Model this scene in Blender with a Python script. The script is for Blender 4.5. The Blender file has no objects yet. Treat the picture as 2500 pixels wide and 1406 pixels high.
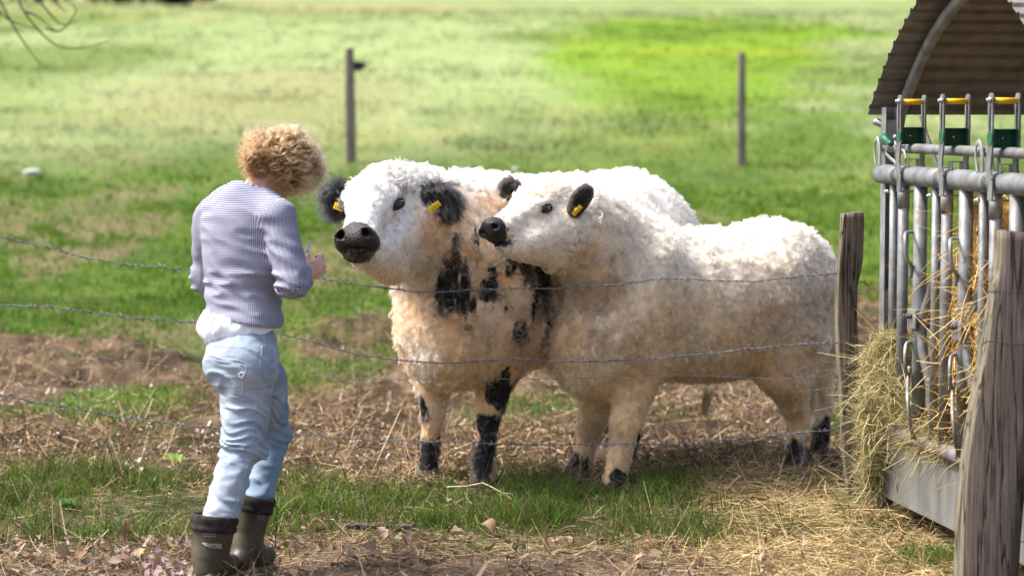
import bpy, math, random
import numpy as np
from mathutils import Vector, Matrix

random.seed(7)
RNG = np.random.default_rng(7)
SC = bpy.context.scene
COL = SC.collection

# ------------------------------------------------------------------ camera, sky, sun, exposure
CAM_H = 1.62
PITCH = math.radians(4.15)
LENS = 85.0
FPX = LENS / 36.0 * 2500.0
cam_data = bpy.data.cameras.new("camera")
cam_data.lens = LENS
cam_data.sensor_width = 36.0
cam_data.clip_start = 0.1
cam_data.clip_end = 3000.0
cam_data.dof.use_dof = True
cam_data.dof.focus_distance = 9.35
cam_data.dof.aperture_fstop = 2.3
cam = bpy.data.objects.new("camera", cam_data)
cam.location = (0, 0, CAM_H)
cam.rotation_euler = (math.radians(90) - PITCH, 0, 0)
COL.objects.link(cam)
SC.camera = cam

SUN_DIR = Vector((-0.62, 0.02, 0.95)).normalized()      # towards the sun: behind the herd, to the left
world = bpy.data.worlds.new("World")
SC.world = world
world.use_nodes = True
wn = world.node_tree
bg = wn.nodes["Background"]
sky = wn.nodes.new("ShaderNodeTexSky")
sky.sky_type = 'NISHITA'
sky.sun_disc = False
sky.sun_elevation = math.asin(SUN_DIR.z)
sky.sun_rotation = math.atan2(SUN_DIR.x, SUN_DIR.y)
sky.air_density = 1.0
sky.dust_density = 6.0
sky.ozone_density = 1.0
wn.links.new(sky.outputs[0], bg.inputs[0])
bg.inputs[1].default_value = 0.15
sun_data = bpy.data.lights.new("sun", 'SUN')
sun_data.energy = 3.3
sun_data.angle = math.radians(8.0)
sun_data.color = (1.0, 0.95, 0.87)
sun = bpy.data.objects.new("sun", sun_data)
sun.rotation_euler = SUN_DIR.to_track_quat('Z', 'Y').to_euler()
sun.location = (-20, 14, 30)
COL.objects.link(sun)
SC.view_settings.view_transform = 'Standard'
SC.view_settings.look = 'None'
SC.view_settings.gamma = 1.0
SC.view_settings.use_curve_mapping = False
SC.view_settings.exposure = 1.1
SC.render.engine = 'CYCLES'
SC.cycles.use_denoising = True
SC.cycles.max_bounces = 10
SC.cycles.diffuse_bounces = 4
SC.cycles.glossy_bounces = 8
SC.cycles.transmission_bounces = 10
SC.cycles.transparent_max_bounces = 6
SC.cycles.sample_clamp_indirect = 6.0

# ------------------------------------------------------------------ helpers
_cp, _sp = math.cos(PITCH), math.sin(PITCH)
def W(px, py, Y):
    """world point that lies at depth Y on the sight line through pixel (px, py) of the photograph"""
    dx = (px - 1250.0) / FPX
    dy = (703.0 - py) / FPX
    d = np.array([dx, _cp + dy * _sp, -_sp + dy * _cp])
    d *= Y / d[1]
    return np.array([d[0], Y, CAM_H + d[2]])

def PX(p):
    p = np.asarray(p, dtype=np.float64)
    v = p - np.array([0, 0, CAM_H])
    fwd = v[..., 1] * _cp - v[..., 2] * _sp
    up = v[..., 1] * _sp + v[..., 2] * _cp
    return 1250 + v[..., 0] / fwd * FPX, 703 - up / fwd * FPX

def _hash(ix, iy, iz, seed):
    h = (ix.astype(np.int64) * 374761393 + iy.astype(np.int64) * 668265263 + iz.astype(np.int64) * 2147483647 + seed * 1274126177) & 0xFFFFFFFF
    h = ((h ^ (h >> 13)) * 1274126177) & 0xFFFFFFFF
    h = h ^ (h >> 16)
    return (h & 0xFFFF).astype(np.float32) / 32767.5 - 1.0

def vnoise(p, seed=0):
    p = np.asarray(p, dtype=np.float32)
    i = np.floor(p).astype(np.int64)
    f = p - i
    f = f * f * (3 - 2 * f)
    r = 0
    for a in (0, 1):
        wa = f[..., 0] if a else 1 - f[..., 0]
        for b in (0, 1):
            wb = f[..., 1] if b else 1 - f[..., 1]
            for c in (0, 1):
                wc = f[..., 2] if c else 1 - f[..., 2]
                r = r + wa * wb * wc * _hash(i[..., 0] + a, i[..., 1] + b, i[..., 2] + c, seed)
    return r

def fbm(p, seed=0, octaves=3):
    p = np.asarray(p, dtype=np.float32)
    r, a = 0, 1.0
    for o in range(octaves):
        r = r + a * vnoise(p * (2.03 ** o), seed + 17 * o)
        a *= 0.5
    return r

def sstep(a, b, x):
    t = np.clip((x - a) / (b - a), 0, 1)
    return t * t * (3 - 2 * t)

def lerp(a, b, t):
    return a + (b - a) * t

def norm(v):
    v = np.asarray(v, dtype=np.float64)
    return v / (np.linalg.norm(v, axis=-1, keepdims=True) + 1e-12)

# ---- objects
def empty(name, loc, label=None, category=None, group=None, rz=0.0):
    o = bpy.data.objects.new(name, None)
    o.empty_display_size = 0.1
    o.location = tuple(float(c) for c in loc)
    o.rotation_euler = (0, 0, rz)
    COL.objects.link(o)
    return tag(o, label, category, group)

def tag(o, label=None, category=None, group=None, kind=None):
    if label: o["label"] = label
    if category: o["category"] = category
    if group: o["group"] = group
    if kind: o["kind"] = kind
    return o

def world_loc(o):
    l = Vector((0, 0, 0))
    while o is not None:
        l += o.location
        o = o.parent
    return np.array(l)

def link(name, data, mat=None, parent=None, origin=None):
    """every mesh is made in world coordinates; ORIGIN or the parent's place becomes its own"""
    o = bpy.data.objects.new(name, data)
    if mat is not None and hasattr(data, "materials") and len(data.materials) == 0:
        data.materials.append(mat)
    COL.objects.link(o)
    if parent is not None:
        o.parent = parent
        off = world_loc(parent)
        if origin is not None:
            o.location = Vector(tuple(np.asarray(origin, dtype=float) - off))
            off = np.asarray(origin, dtype=float)
    else:
        off = np.asarray(origin, dtype=float) if origin is not None else np.zeros(3)
        o.location = Vector(tuple(off))
    if np.any(off != 0):
        if isinstance(data, bpy.types.Mesh):
            data.transform(Matrix.Translation(Vector(tuple(-off))))
        else:
            a = data.attributes["position"].data
            v = np.empty(len(a) * 3, dtype=np.float32)
            a.foreach_get("vector", v)
            v = v.reshape(-1, 3) - off.astype(np.float32)
            a.foreach_set("vector", v.ravel())
    return o

def mesh_np(name, V, F, smooth=True, attrs=None):
    """V (N,3), F (M,3|4) int array"""
    me = bpy.data.meshes.new(name)
    V = np.asarray(V, dtype=np.float32)
    F = np.asarray(F, dtype=np.int32)
    me.vertices.add(len(V))
    me.vertices.foreach_set("co", V.ravel())
    k = F.shape[1]
    me.loops.add(F.size)
    me.loops.foreach_set("vertex_index", F.ravel())
    me.polygons.add(len(F))
    me.polygons.foreach_set("loop_start", np.arange(0, F.size, k, dtype=np.int32))
    me.polygons.foreach_set("loop_total", np.full(len(F), k, dtype=np.int32))
    me.update(calc_edges=True)
    me.polygons.foreach_set("use_smooth", np.full(len(F), bool(smooth)))
    for n, (dom, arr) in (attrs or {}).items():
        set_attr(me, n, dom, arr)
    return me

def set_attr(data, n, dom, arr):
    arr = np.asarray(arr, dtype=np.float32)
    if arr.ndim == 2 and arr.shape[1] == 3:
        arr = np.concatenate([arr, np.ones((len(arr), 1), np.float32)], 1)
    if arr.ndim == 2:
        a = data.attributes.new(n, 'FLOAT_COLOR', dom)
        a.data.foreach_set("color", arr.ravel())
    else:
        a = data.attributes.new(n, 'FLOAT', dom)
        a.data.foreach_set("value", arr)

def mesh_lists(name, V, F, smooth=False):
    me = bpy.data.meshes.new(name)
    me.from_pydata([tuple(map(float, v)) for v in V], [], [tuple(f) for f in F])
    me.update()
    if smooth:
        for p in me.polygons: p.use_smooth = True
    return me

class MB:
    """collects boxes, tubes and lathes into one mesh, in world coordinates"""
    def __init__(s): s.V = []; s.F = []
    def add(s, V, F):
        o = len(s.V)
        s.V += [tuple(map(float, v)) for v in V]
        s.F += [tuple(i + o for i in f) for f in F]
        return s
    def box(s, c, sx, sy, sz, ax=None):
        """centre, full sizes, optional 3 axis vectors"""
        c = np.asarray(c, float)
        A = np.eye(3) if ax is None else np.asarray(ax, float)
        V = []
        for i in (-1, 1):
            for j in (-1, 1):
                for k in (-1, 1):
                    V.append(c + A[0] * i * sx / 2 + A[1] * j * sy / 2 + A[2] * k * sz / 2)
        return s.add(V, [(0, 1, 3, 2), (4, 6, 7, 5), (0, 4, 5, 1), (2, 3, 7, 6), (0, 2, 6, 4), (1, 5, 7, 3)])
    def tube(s, pts, r, n=10, cap=True, sx=1.0):
        pts = np.asarray(pts, float)
        rr = np.broadcast_to(np.asarray(r, float), (len(pts),))
        T = np.gradient(pts, axis=0)
        T = norm(T)
        up = np.array([0, 0, 1.0]) if abs(T[0][2]) < 0.9 else np.array([0, 1.0, 0])
        N = norm(np.cross(up, T[0]))
        V = []
        for i, p in enumerate(pts):
            N = norm(N - T[i] * np.dot(N, T[i]))
            B = np.cross(T[i], N)
            for k in range(n):
                a = 2 * math.pi * k / n
                V.append(p + (N * math.cos(a) * sx + B * math.sin(a)) * rr[i])
        F = []
        for i in range(len(pts) - 1):
            for k in range(n):
                k2 = (k + 1) % n
                F.append((i * n + k, i * n + k2, (i + 1) * n + k2, (i + 1) * n + k))
        if cap:
            F.append(tuple(range(n - 1, -1, -1)))
            F.append(tuple((len(pts) - 1) * n + k for k in range(n)))
        return s.add(V, F)
    def build(s, name, mat, parent=None, smooth=False, origin=None, bevel=0):
        me = mesh_lists(name, s.V, s.F, smooth)
        o = link(name, me, mat, parent, origin)
        if bevel:
            m = o.modifiers.new("bevel", 'BEVEL'); m.width = bevel; m.segments = 2; m.limit_method = 'ANGLE'
        if smooth:
            try: me.shade_smooth_by_angle(angle=math.radians(50))
            except Exception: pass
        return o

def smooth_path(pts, n=8):
    """Catmull-Rom through the given points"""
    P = np.asarray(pts, float)
    P = np.vstack([2 * P[0] - P[1], P, 2 * P[-1] - P[-2]])
    out = []
    for i in range(1, len(P) - 2):
        for k in range(n):
            t = k / n
            a, b, c, d = P[i - 1], P[i], P[i + 1], P[i + 2]
            out.append(0.5 * ((2 * b) + (-a + c) * t + (2 * a - 5 * b + 4 * c - d) * t * t + (-a + 3 * b - 3 * c + d) * t ** 3))
    out.append(P[-2])
    return np.array(out)

# ---- implicit modelling: round cones and ellipsoids blended softly, meshed by surface nets
def rc(a, b, ra, rb, k=0.03, op='u', t=None):
    return ('rc', np.asarray(a, float), np.asarray(b, float), ra, rb, k, op, t)
def ell(c, r, ax=None, k=0.03, op='u', t=None):
    A = np.eye(3) if ax is None else np.asarray(ax, float)
    return ('ell', np.asarray(c, float), np.asarray(r, float), A, None, k, op, t)
def sph(c, r, k=0.03, op='u', t=None):
    return rc(c, np.asarray(c, float) + 1e-5, r, r, k, op, t)

def prim_d(pr, p):
    if pr[0] == 'rc':
        _, a, b, ra, rb = pr[:5]
        ab = b - a
        t = np.clip(((p - a) @ ab) / max(ab @ ab, 1e-12), 0, 1)
        q = p - a - t[:, None] * ab
        return np.sqrt((q * q).sum(1)) - (ra + (rb - ra) * t)
    _, c, r, A = pr[:4]
    q = (p - c) @ A.T
    k0 = np.sqrt(((q / r) ** 2).sum(1))
    k1 = np.sqrt(((q / (r * r)) ** 2).sum(1)) + 1e-9
    return np.where(k0 < 1e-3, -r.min(), k0 * (k0 - 1) / k1)

def field(prims, p, disp=None):
    p = np.asarray(p, dtype=np.float64)
    d = None
    for pr in prims:
        e = prim_d(pr, p)
        k, op = pr[5], pr[6]
        if d is None: d = e; continue
        if op == 'u':
            h = np.maximum(k - np.abs(d - e), 0) / k
            d = np.minimum(d, e) - h * h * k * 0.25
        else:
            e = -e
            h = np.maximum(k - np.abs(d - e), 0) / k
            d = np.maximum(d, e) + h * h * k * 0.25
    if disp is not None: d = d + disp(p)
    return d

def surface(prims, vox, disp=None, clip=None, pad=0.03):
    lo = np.array([1e9] * 3); hi = -lo
    for pr in prims:
        if pr[6] != 'u': continue
        if pr[0] == 'rc':
            for q, r in ((pr[1], pr[3]), (pr[2], pr[4])):
                lo = np.minimum(lo, q - r); hi = np.maximum(hi, q + r)
        else:
            ext = np.sqrt(((pr[3] * pr[2][:, None]) ** 2).sum(0))
            lo = np.minimum(lo, pr[1] - ext); hi = np.maximum(hi, pr[1] + ext)
    lo -= pad; hi += pad
    B = 8
    nb = np.ceil((hi - lo) / (vox * B)).astype(int)
    n = nb * B
    bc = np.stack(np.meshgrid(*[(np.arange(k) + 0.5) * B * vox for k in nb], indexing='ij'), -1).reshape(-1, 3) + lo
    f = (lambda q: field(prims, q, disp)) if clip is None else (lambda q: np.maximum(field(prims, q, disp), clip(q)))
    dc = f(bc)
    act = np.abs(dc) < B * vox * 0.87 * 1.35 + 0.01
    Fd = np.where(dc > 0, 1.0, -1.0).astype(np.float32).reshape(nb)
    Fd = np.repeat(np.repeat(np.repeat(Fd, B, 0), B, 1), B, 2)
    idx = np.argwhere(act.reshape(nb))
    g = np.stack(np.meshgrid(*[np.arange(B)] * 3, indexing='ij'), -1).reshape(-1, 3)
    for s in range(0, len(idx), 400):
        ii = (idx[s:s + 400, None, :] * B + g[None]).reshape(-1, 3)
        Fd[ii[:, 0], ii[:, 1], ii[:, 2]] = f(ii * vox + lo)
    S = Fd < 0
    # cells with a sign change
    c8 = [S[a:n[0] - 1 + a, b:n[1] - 1 + b, c:n[2] - 1 + c] for a in (0, 1) for b in (0, 1) for c in (0, 1)]
    allin = c8[0].copy(); anyin = c8[0].copy()
    for c in c8[1:]:
        allin &= c; anyin |= c
    cells = np.argwhere(anyin & ~allin)
    cid = np.full(tuple(n - 1), -1, dtype=np.int32)
    cid[cells[:, 0], cells[:, 1], cells[:, 2]] = np.arange(len(cells))
    acc = np.zeros((len(cells), 3)); cnt = np.zeros(len(cells))
    corners = [np.array(c) for c in [(a, b, c) for a in (0, 1) for b in (0, 1) for c in (0, 1)]]
    for i in range(8):
        for j in range(i + 1, 8):
            df = corners[j] - corners[i]
            if np.abs(df).sum() != 1: continue
            A = cells + corners[i]; Bc = cells + corners[j]
            fa = Fd[A[:, 0], A[:, 1], A[:, 2]]; fb = Fd[Bc[:, 0], Bc[:, 1], Bc[:, 2]]
            m = (fa < 0) != (fb < 0)
            t = np.where(m, fa / np.where(fa == fb, 1, fa - fb), 0)
            acc += np.where(m[:, None], A + t[:, None] * df, 0)
            cnt += m
    V = acc / cnt[:, None] * vox + lo
    quads = []
    for ax in range(3):
        o1, o2 = [(1, 2), (2, 0), (0, 1)][ax]
        sl0 = [slice(1, None)] * 3; sl1 = [slice(1, None)] * 3
        sl0 = [slice(1, n[0] - 1), slice(1, n[1] - 1), slice(1, n[2] - 1)]
        sl1 = list(sl0); sl1[ax] = slice(2, n[ax])
        s0 = S[tuple(sl0)]; s1 = S[tuple(sl1)]
        for flip in (False, True):
            e = np.argwhere((s0 & ~s1) if not flip else (~s0 & s1)) + 1
            d1 = np.zeros(3, int); d1[o1] = 1
            d2 = np.zeros(3, int); d2[o2] = 1
            q = [e - d1 - d2, e - d2, e, e - d1]
            ids = np.stack([cid[x[:, 0], x[:, 1], x[:, 2]] for x in q], 1)
            if flip: ids = ids[:, ::-1]
            quads.append(ids)
    Q = np.vstack(quads)
    Q = Q[(Q >= 0).all(1)]
    return V, Q

def relax(V, Q, it=2, lam=0.5):
    """laplacian smoothing over quad edges"""
    E = np.vstack([Q[:, [0, 1]], Q[:, [1, 2]], Q[:, [2, 3]], Q[:, [3, 0]]])
    for _ in range(it):
        acc = np.zeros_like(V); cnt = np.zeros(len(V))
        for k in range(3):
            acc[:, k] = np.bincount(E[:, 0], V[E[:, 1], k], len(V)) + np.bincount(E[:, 1], V[E[:, 0], k], len(V))
        cnt = np.bincount(E[:, 0], minlength=len(V)) + np.bincount(E[:, 1], minlength=len(V))
        V = V + lam * (acc / np.maximum(cnt, 1)[:, None] - V)
    return V

def vnormals(V, Q):
    n = np.cross(V[Q[:, 2]] - V[Q[:, 0]], V[Q[:, 3]] - V[Q[:, 1]])
    N = np.zeros_like(V)
    for c in range(4):
        for k in range(3):
            N[:, k] += np.bincount(Q[:, c], n[:, k], len(V))
    return norm(N)

def sample_surface(V, Q, N, count, rng, weight=None):
    a = np.linalg.norm(np.cross(V[Q[:, 2]] - V[Q[:, 0]], V[Q[:, 3]] - V[Q[:, 1]]), axis=1)
    if weight is not None: a = a * weight[Q].mean(1)
    f = rng.choice(len(Q), count, p=a / a.sum())
    u = rng.random((count, 2))
    q = Q[f]
    w = np.stack([(1 - u[:, 0]) * (1 - u[:, 1]), u[:, 0] * (1 - u[:, 1]), u[:, 0] * u[:, 1], (1 - u[:, 0]) * u[:, 1]], 1)[..., None]
    return (V[q] * w).sum(1), norm((N[q] * w).sum(1))

# ---- strands
def hair_obj(name, P, radius, mat, parent, color=None, taper=0.35):
    """P (N,K,3) strands in world coordinates as a curves object; radius scalar or (N,)"""
    N, K = P.shape[:2]
    cu = bpy.data.hair_curves.new(name)
    cu.add_curves([K] * N)
    cu.attributes["position"].data.foreach_set("vector", np.ascontiguousarray(P, dtype=np.float32).ravel())
    r = np.broadcast_to(np.asarray(radius, np.float32).reshape(-1, 1), (N, K)) * np.linspace(1, taper, K)[None]
    ra = cu.attributes.get("radius") or cu.attributes.new("radius", 'FLOAT', 'POINT')
    ra.data.foreach_set("value", np.ascontiguousarray(r, dtype=np.float32).ravel())
    if color is not None:
        set_attr(cu, "col", 'CURVE', color)
    return link(name, cu, mat, parent)

def ribbons(name, P, width, color=None, taper=0.3, facing=None):
    """P (N,K,3) -> flat blades; returns mesh data"""
    N, K = P.shape[:2]
    T = np.gradient(P, axis=1)
    if facing is None:
        facing = RNG.normal(size=(N, 1, 3))
    S = norm(np.cross(T, np.broadcast_to(facing, T.shape)))
    w = np.broadcast_to(np.asarray(width, float).reshape(-1, 1, 1), (N, 1, 1)) * np.linspace(1, taper, K)[None, :, None] * 0.5
    V = np.stack([P - S * w, P + S * w], 2).reshape(-1, 3)
    base = (np.arange(N) * K * 2)[:, None]
    k = np.arange(K - 1)[None] * 2
    a = (base + k).reshape(-1)
    F = np.stack([a, a + 1, a + 3, a + 2], 1)
    at = {}
    if color is not None:
        at["col"] = ('POINT', np.repeat(np.asarray(color), K * 2, axis=0))
    return mesh_np(name, V, F, True, at)

# ------------------------------------------------------------------ materials
def new_mat(name):
    m = bpy.data.materials.new(name)
    m.use_nodes = True
    return m, m.node_tree, m.node_tree.nodes["Principled BSDF"]

def rgb(r, g, b): return (r, g, b, 1.0)

def noise_mat(name, c1, c2, scale=8.0, detail=6, rough=0.8, metal=0.0, bump=0.2, bscale=None, stretch=None, spec=0.3, contrast=(0.35, 0.65), bdist=0.01):
    m, nt, b = new_mat(name)
    N, L = nt.nodes, nt.links
    tc = N.new("ShaderNodeTexCoord")
    mp = N.new("ShaderNodeMapping")
    if stretch: mp.inputs["Scale"].default_value = stretch
    L.new(tc.outputs["Object"], mp.inputs[0])
    n = N.new("ShaderNodeTexNoise"); n.inputs["Scale"].default_value = scale; n.inputs["Detail"].default_value = detail
    L.new(mp.outputs[0], n.inputs["Vector"])
    cr = N.new("ShaderNodeValToRGB")
    cr.color_ramp.elements[0].position, cr.color_ramp.elements[1].position = contrast
    cr.color_ramp.elements[0].color = rgb(*c1); cr.color_ramp.elements[1].color = rgb(*c2)
    L.new(n.outputs[0], cr.inputs[0])
    L.new(cr.outputs[0], b.inputs["Base Color"])
    b.inputs["Roughness"].default_value = rough
    b.inputs["Metallic"].default_value = metal
    b.inputs["Specular IOR Level"].default_value = spec
    if bump:
        n2 = N.new("ShaderNodeTexNoise"); n2.inputs["Scale"].default_value = bscale or scale * 3; n2.inputs["Detail"].default_value = 5
        L.new(mp.outputs[0], n2.inputs["Vector"])
        bu = N.new("ShaderNodeBump"); bu.inputs["Strength"].default_value = bump; bu.inputs["Distance"].default_value = bdist
        L.new(n2.outputs[0], bu.inputs["Height"]); L.new(bu.outputs[0], b.inputs["Normal"])
    return m

def attr_mat(name, rough=0.8, spec=0.2, transl=0.0, noise=0.0, nscale=20, bump=0.0, bscale=60, bdist=0.005, sheen=0.0):
    """colour from the per-strand / per-vertex colour 'col'"""
    m, nt, b = new_mat(name)
    N, L = nt.nodes, nt.links
    at = N.new("ShaderNodeAttribute"); at.attribute_name = "col"
    out = at.outputs["Color"]
    tc = N.new("ShaderNodeTexCoord")
    if noise:
        n = N.new("ShaderNodeTexNoise"); n.inputs["Scale"].default_value = nscale; n.inputs["Detail"].default_value = 6
        L.new(tc.outputs["Object"], n.inputs["Vector"])
        mr = N.new("ShaderNodeMapRange"); mr.inputs["From Min"].default_value = 0.3; mr.inputs["From Max"].default_value = 0.7
        mr.inputs["To Min"].default_value = 1 - noise; mr.inputs["To Max"].default_value = 1 + noise
        L.new(n.outputs[0], mr.inputs[0])
        mx = N.new("ShaderNodeVectorMath"); mx.operation = 'SCALE'
        L.new(out, mx.inputs[0]); L.new(mr.outputs[0], mx.inputs["Scale"])
        out = mx.outputs[0]
    L.new(out, b.inputs["Base Color"])
    b.inputs["Roughness"].default_value = rough
    b.inputs["Specular IOR Level"].default_value = spec
    if bump:
        n2 = N.new("ShaderNodeTexNoise"); n2.inputs["Scale"].default_value = bscale; n2.inputs["Detail"].default_value = 6
        L.new(tc.outputs["Object"], n2.inputs["Vector"])
        bu = N.new("ShaderNodeBump"); bu.inputs["Strength"].default_value = bump; bu.inputs["Distance"].default_value = bdist
        L.new(n2.outputs[0], bu.inputs["Height"]); L.new(bu.outputs[0], b.inputs["Normal"])
    if transl:
        tr = N.new("ShaderNodeBsdfTranslucent"); L.new(out, tr.inputs[0])
        mi = N.new("ShaderNodeMixShader"); mi.inputs[0].default_value = transl
        L.new(b.outputs[0], mi.inputs[1]); L.new(tr.outputs[0], mi.inputs[2])
        L.new(mi.outputs[0], N["Material Output"].inputs[0])
    return m

def hair_mat(name, rough=0.45, radial=0.55, diffuse=0.35):
    m, nt, b = new_mat(name)
    N, L = nt.nodes, nt.links
    at = N.new("ShaderNodeAttribute"); at.attribute_name = "col"
    h = N.new("ShaderNodeBsdfHairPrincipled"); h.model = 'CHIANG'; h.parametrization = 'COLOR'
    h.inputs["Roughness"].default_value = rough; h.inputs["Radial Roughness"].default_value = radial
    L.new(at.outputs["Color"], h.inputs["Color"]); L.new(at.outputs["Color"], b.inputs["Base Color"])
    b.inputs["Roughness"].default_value = 0.8; b.inputs["Specular IOR Level"].default_value = 0.1
    mi = N.new("ShaderNodeMixShader"); mi.inputs[0].default_value = diffuse
    L.new(h.outputs[0], mi.inputs[1]); L.new(b.outputs[0], mi.inputs[2])
    L.new(mi.outputs[0], N["Material Output"].inputs[0])
    return m
M_FUR = hair_mat("coat_hair")
M_HAIR = hair_mat("head_hair", 0.35, 0.5, 0.15)
M_HIDE = attr_mat("hide", rough=0.85, spec=0.15, noise=0.15, nscale=30, bump=0.3, bscale=80)
M_GRASS = attr_mat("grass_blade", rough=0.6, spec=0.18, transl=0.3)
M_STRAW = attr_mat("straw", rough=0.7, spec=0.15, transl=0.1)
# ------------------------------------------------------------------ the ground
def hill(Y):
    a = np.clip(Y - 11.0, 0, 6.0)
    b = np.clip(Y - 17.0, 0, 145.0)
    c = np.clip(Y - 162.0, 0, 120.0)
    return 0.075 * a * a / 12.0 + 0.075 * b + 0.075 * (c - c * c / 240.0)

def mud_mask(X, Y):
    """trampled strip with dead grass behind the fence"""
    edge = 16.7 + 1.3 * fbm(np.stack([X * 0.7, Y * 0.25, X * 0], -1), 5) + 0.32 * (X + 1.0)
    isl = sstep(-.08, .35, fbm(np.stack([X * 0.9, Y * 0.55, X * 0 + 3], -1), 15, 3) - .38 * np.clip(X + 1.3, 0, 3)) * sstep(12.0, 13.4, Y) * .92
    near = 10.35 + 0.10 * fbm(np.stack([X * 1.5, X * 0, X * 0 + 4], -1), 8)
    m = sstep(near - 0.1, near + 0.15, Y) * (1 - sstep(edge - 0.6, edge + 0.6, Y))
    return m * (1 - isl)

def gh(X, Y):
    X = np.asarray(X, dtype=np.float64); Y = np.asarray(Y, dtype=np.float64)
    X, Y = np.broadcast_arrays(X, Y)
    p = np.stack([X, Y, np.zeros_like(X)], -1)
    z = hill(Y)
    near = 1 - sstep(18, 30, Y)
    m = mud_mask(X, Y)
    z = z + near * (0.012 * fbm(p * 2.2, 1, 3))
    lump = np.maximum(fbm(p * np.array([1.6, 1.5, 1]), 21, 4), -0.25)
    z = z + m * (0.115 * lump * sstep(10.9, 12.8, Y) + 0.028 * fbm(p * 8, 22, 3))
    z = z - 0.03 * (1 - sstep(9.36, 9.44, Y))          # a small step down to the path in front
    z = z + 0.6 * fbm(p * 0.03, 31, 2) * sstep(40, 90, Y)
    return z

def build_ground():
    ys = [-30.0, -15, -6, 0, 3, 5]
    y = 5.0
    while y < 460:
        y *= 1.0042 if y < 19 else 1.012
        ys.append(y)
    ys = np.array(ys)
    core = np.linspace(-1, 1, 330)
    ext = [1.0]
    while ext[-1] < 60: ext.append(ext[-1] * 1.16)
    ext = np.array(ext[1:])
    us = np.concatenate([-ext[::-1], core, ext])
    Yg, Ug = np.meshgrid(ys, us, indexing='ij')
    Wd = 0.24 * np.maximum(Yg, 4) + 0.3
    Xg = Ug * Wd
    Z = gh(Xg, Yg)
    V = np.stack([Xg, Yg, Z], -1).reshape(-1, 3)
    ny, nx = Yg.shape
    i = np.arange(ny * nx).reshape(ny, nx)
    F = np.stack([i[:-1, :-1], i[:-1, 1:], i[1:, 1:], i[1:, :-1]], -1).reshape(-1, 4)
    X, Y = V[:, 0], V[:, 1]
    C = ground_color(X, Y)
    me = mesh_np("ground", V, F, True, {"col": ('POINT', C)})
    m = attr_mat("soil_and_turf", rough=0.95, spec=0.1, noise=0.35, nscale=9, bump=0.5, bscale=45, bdist=0.02)
    o = link("ground", me, m)
    tag(o, kind="structure")
    return o

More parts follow.
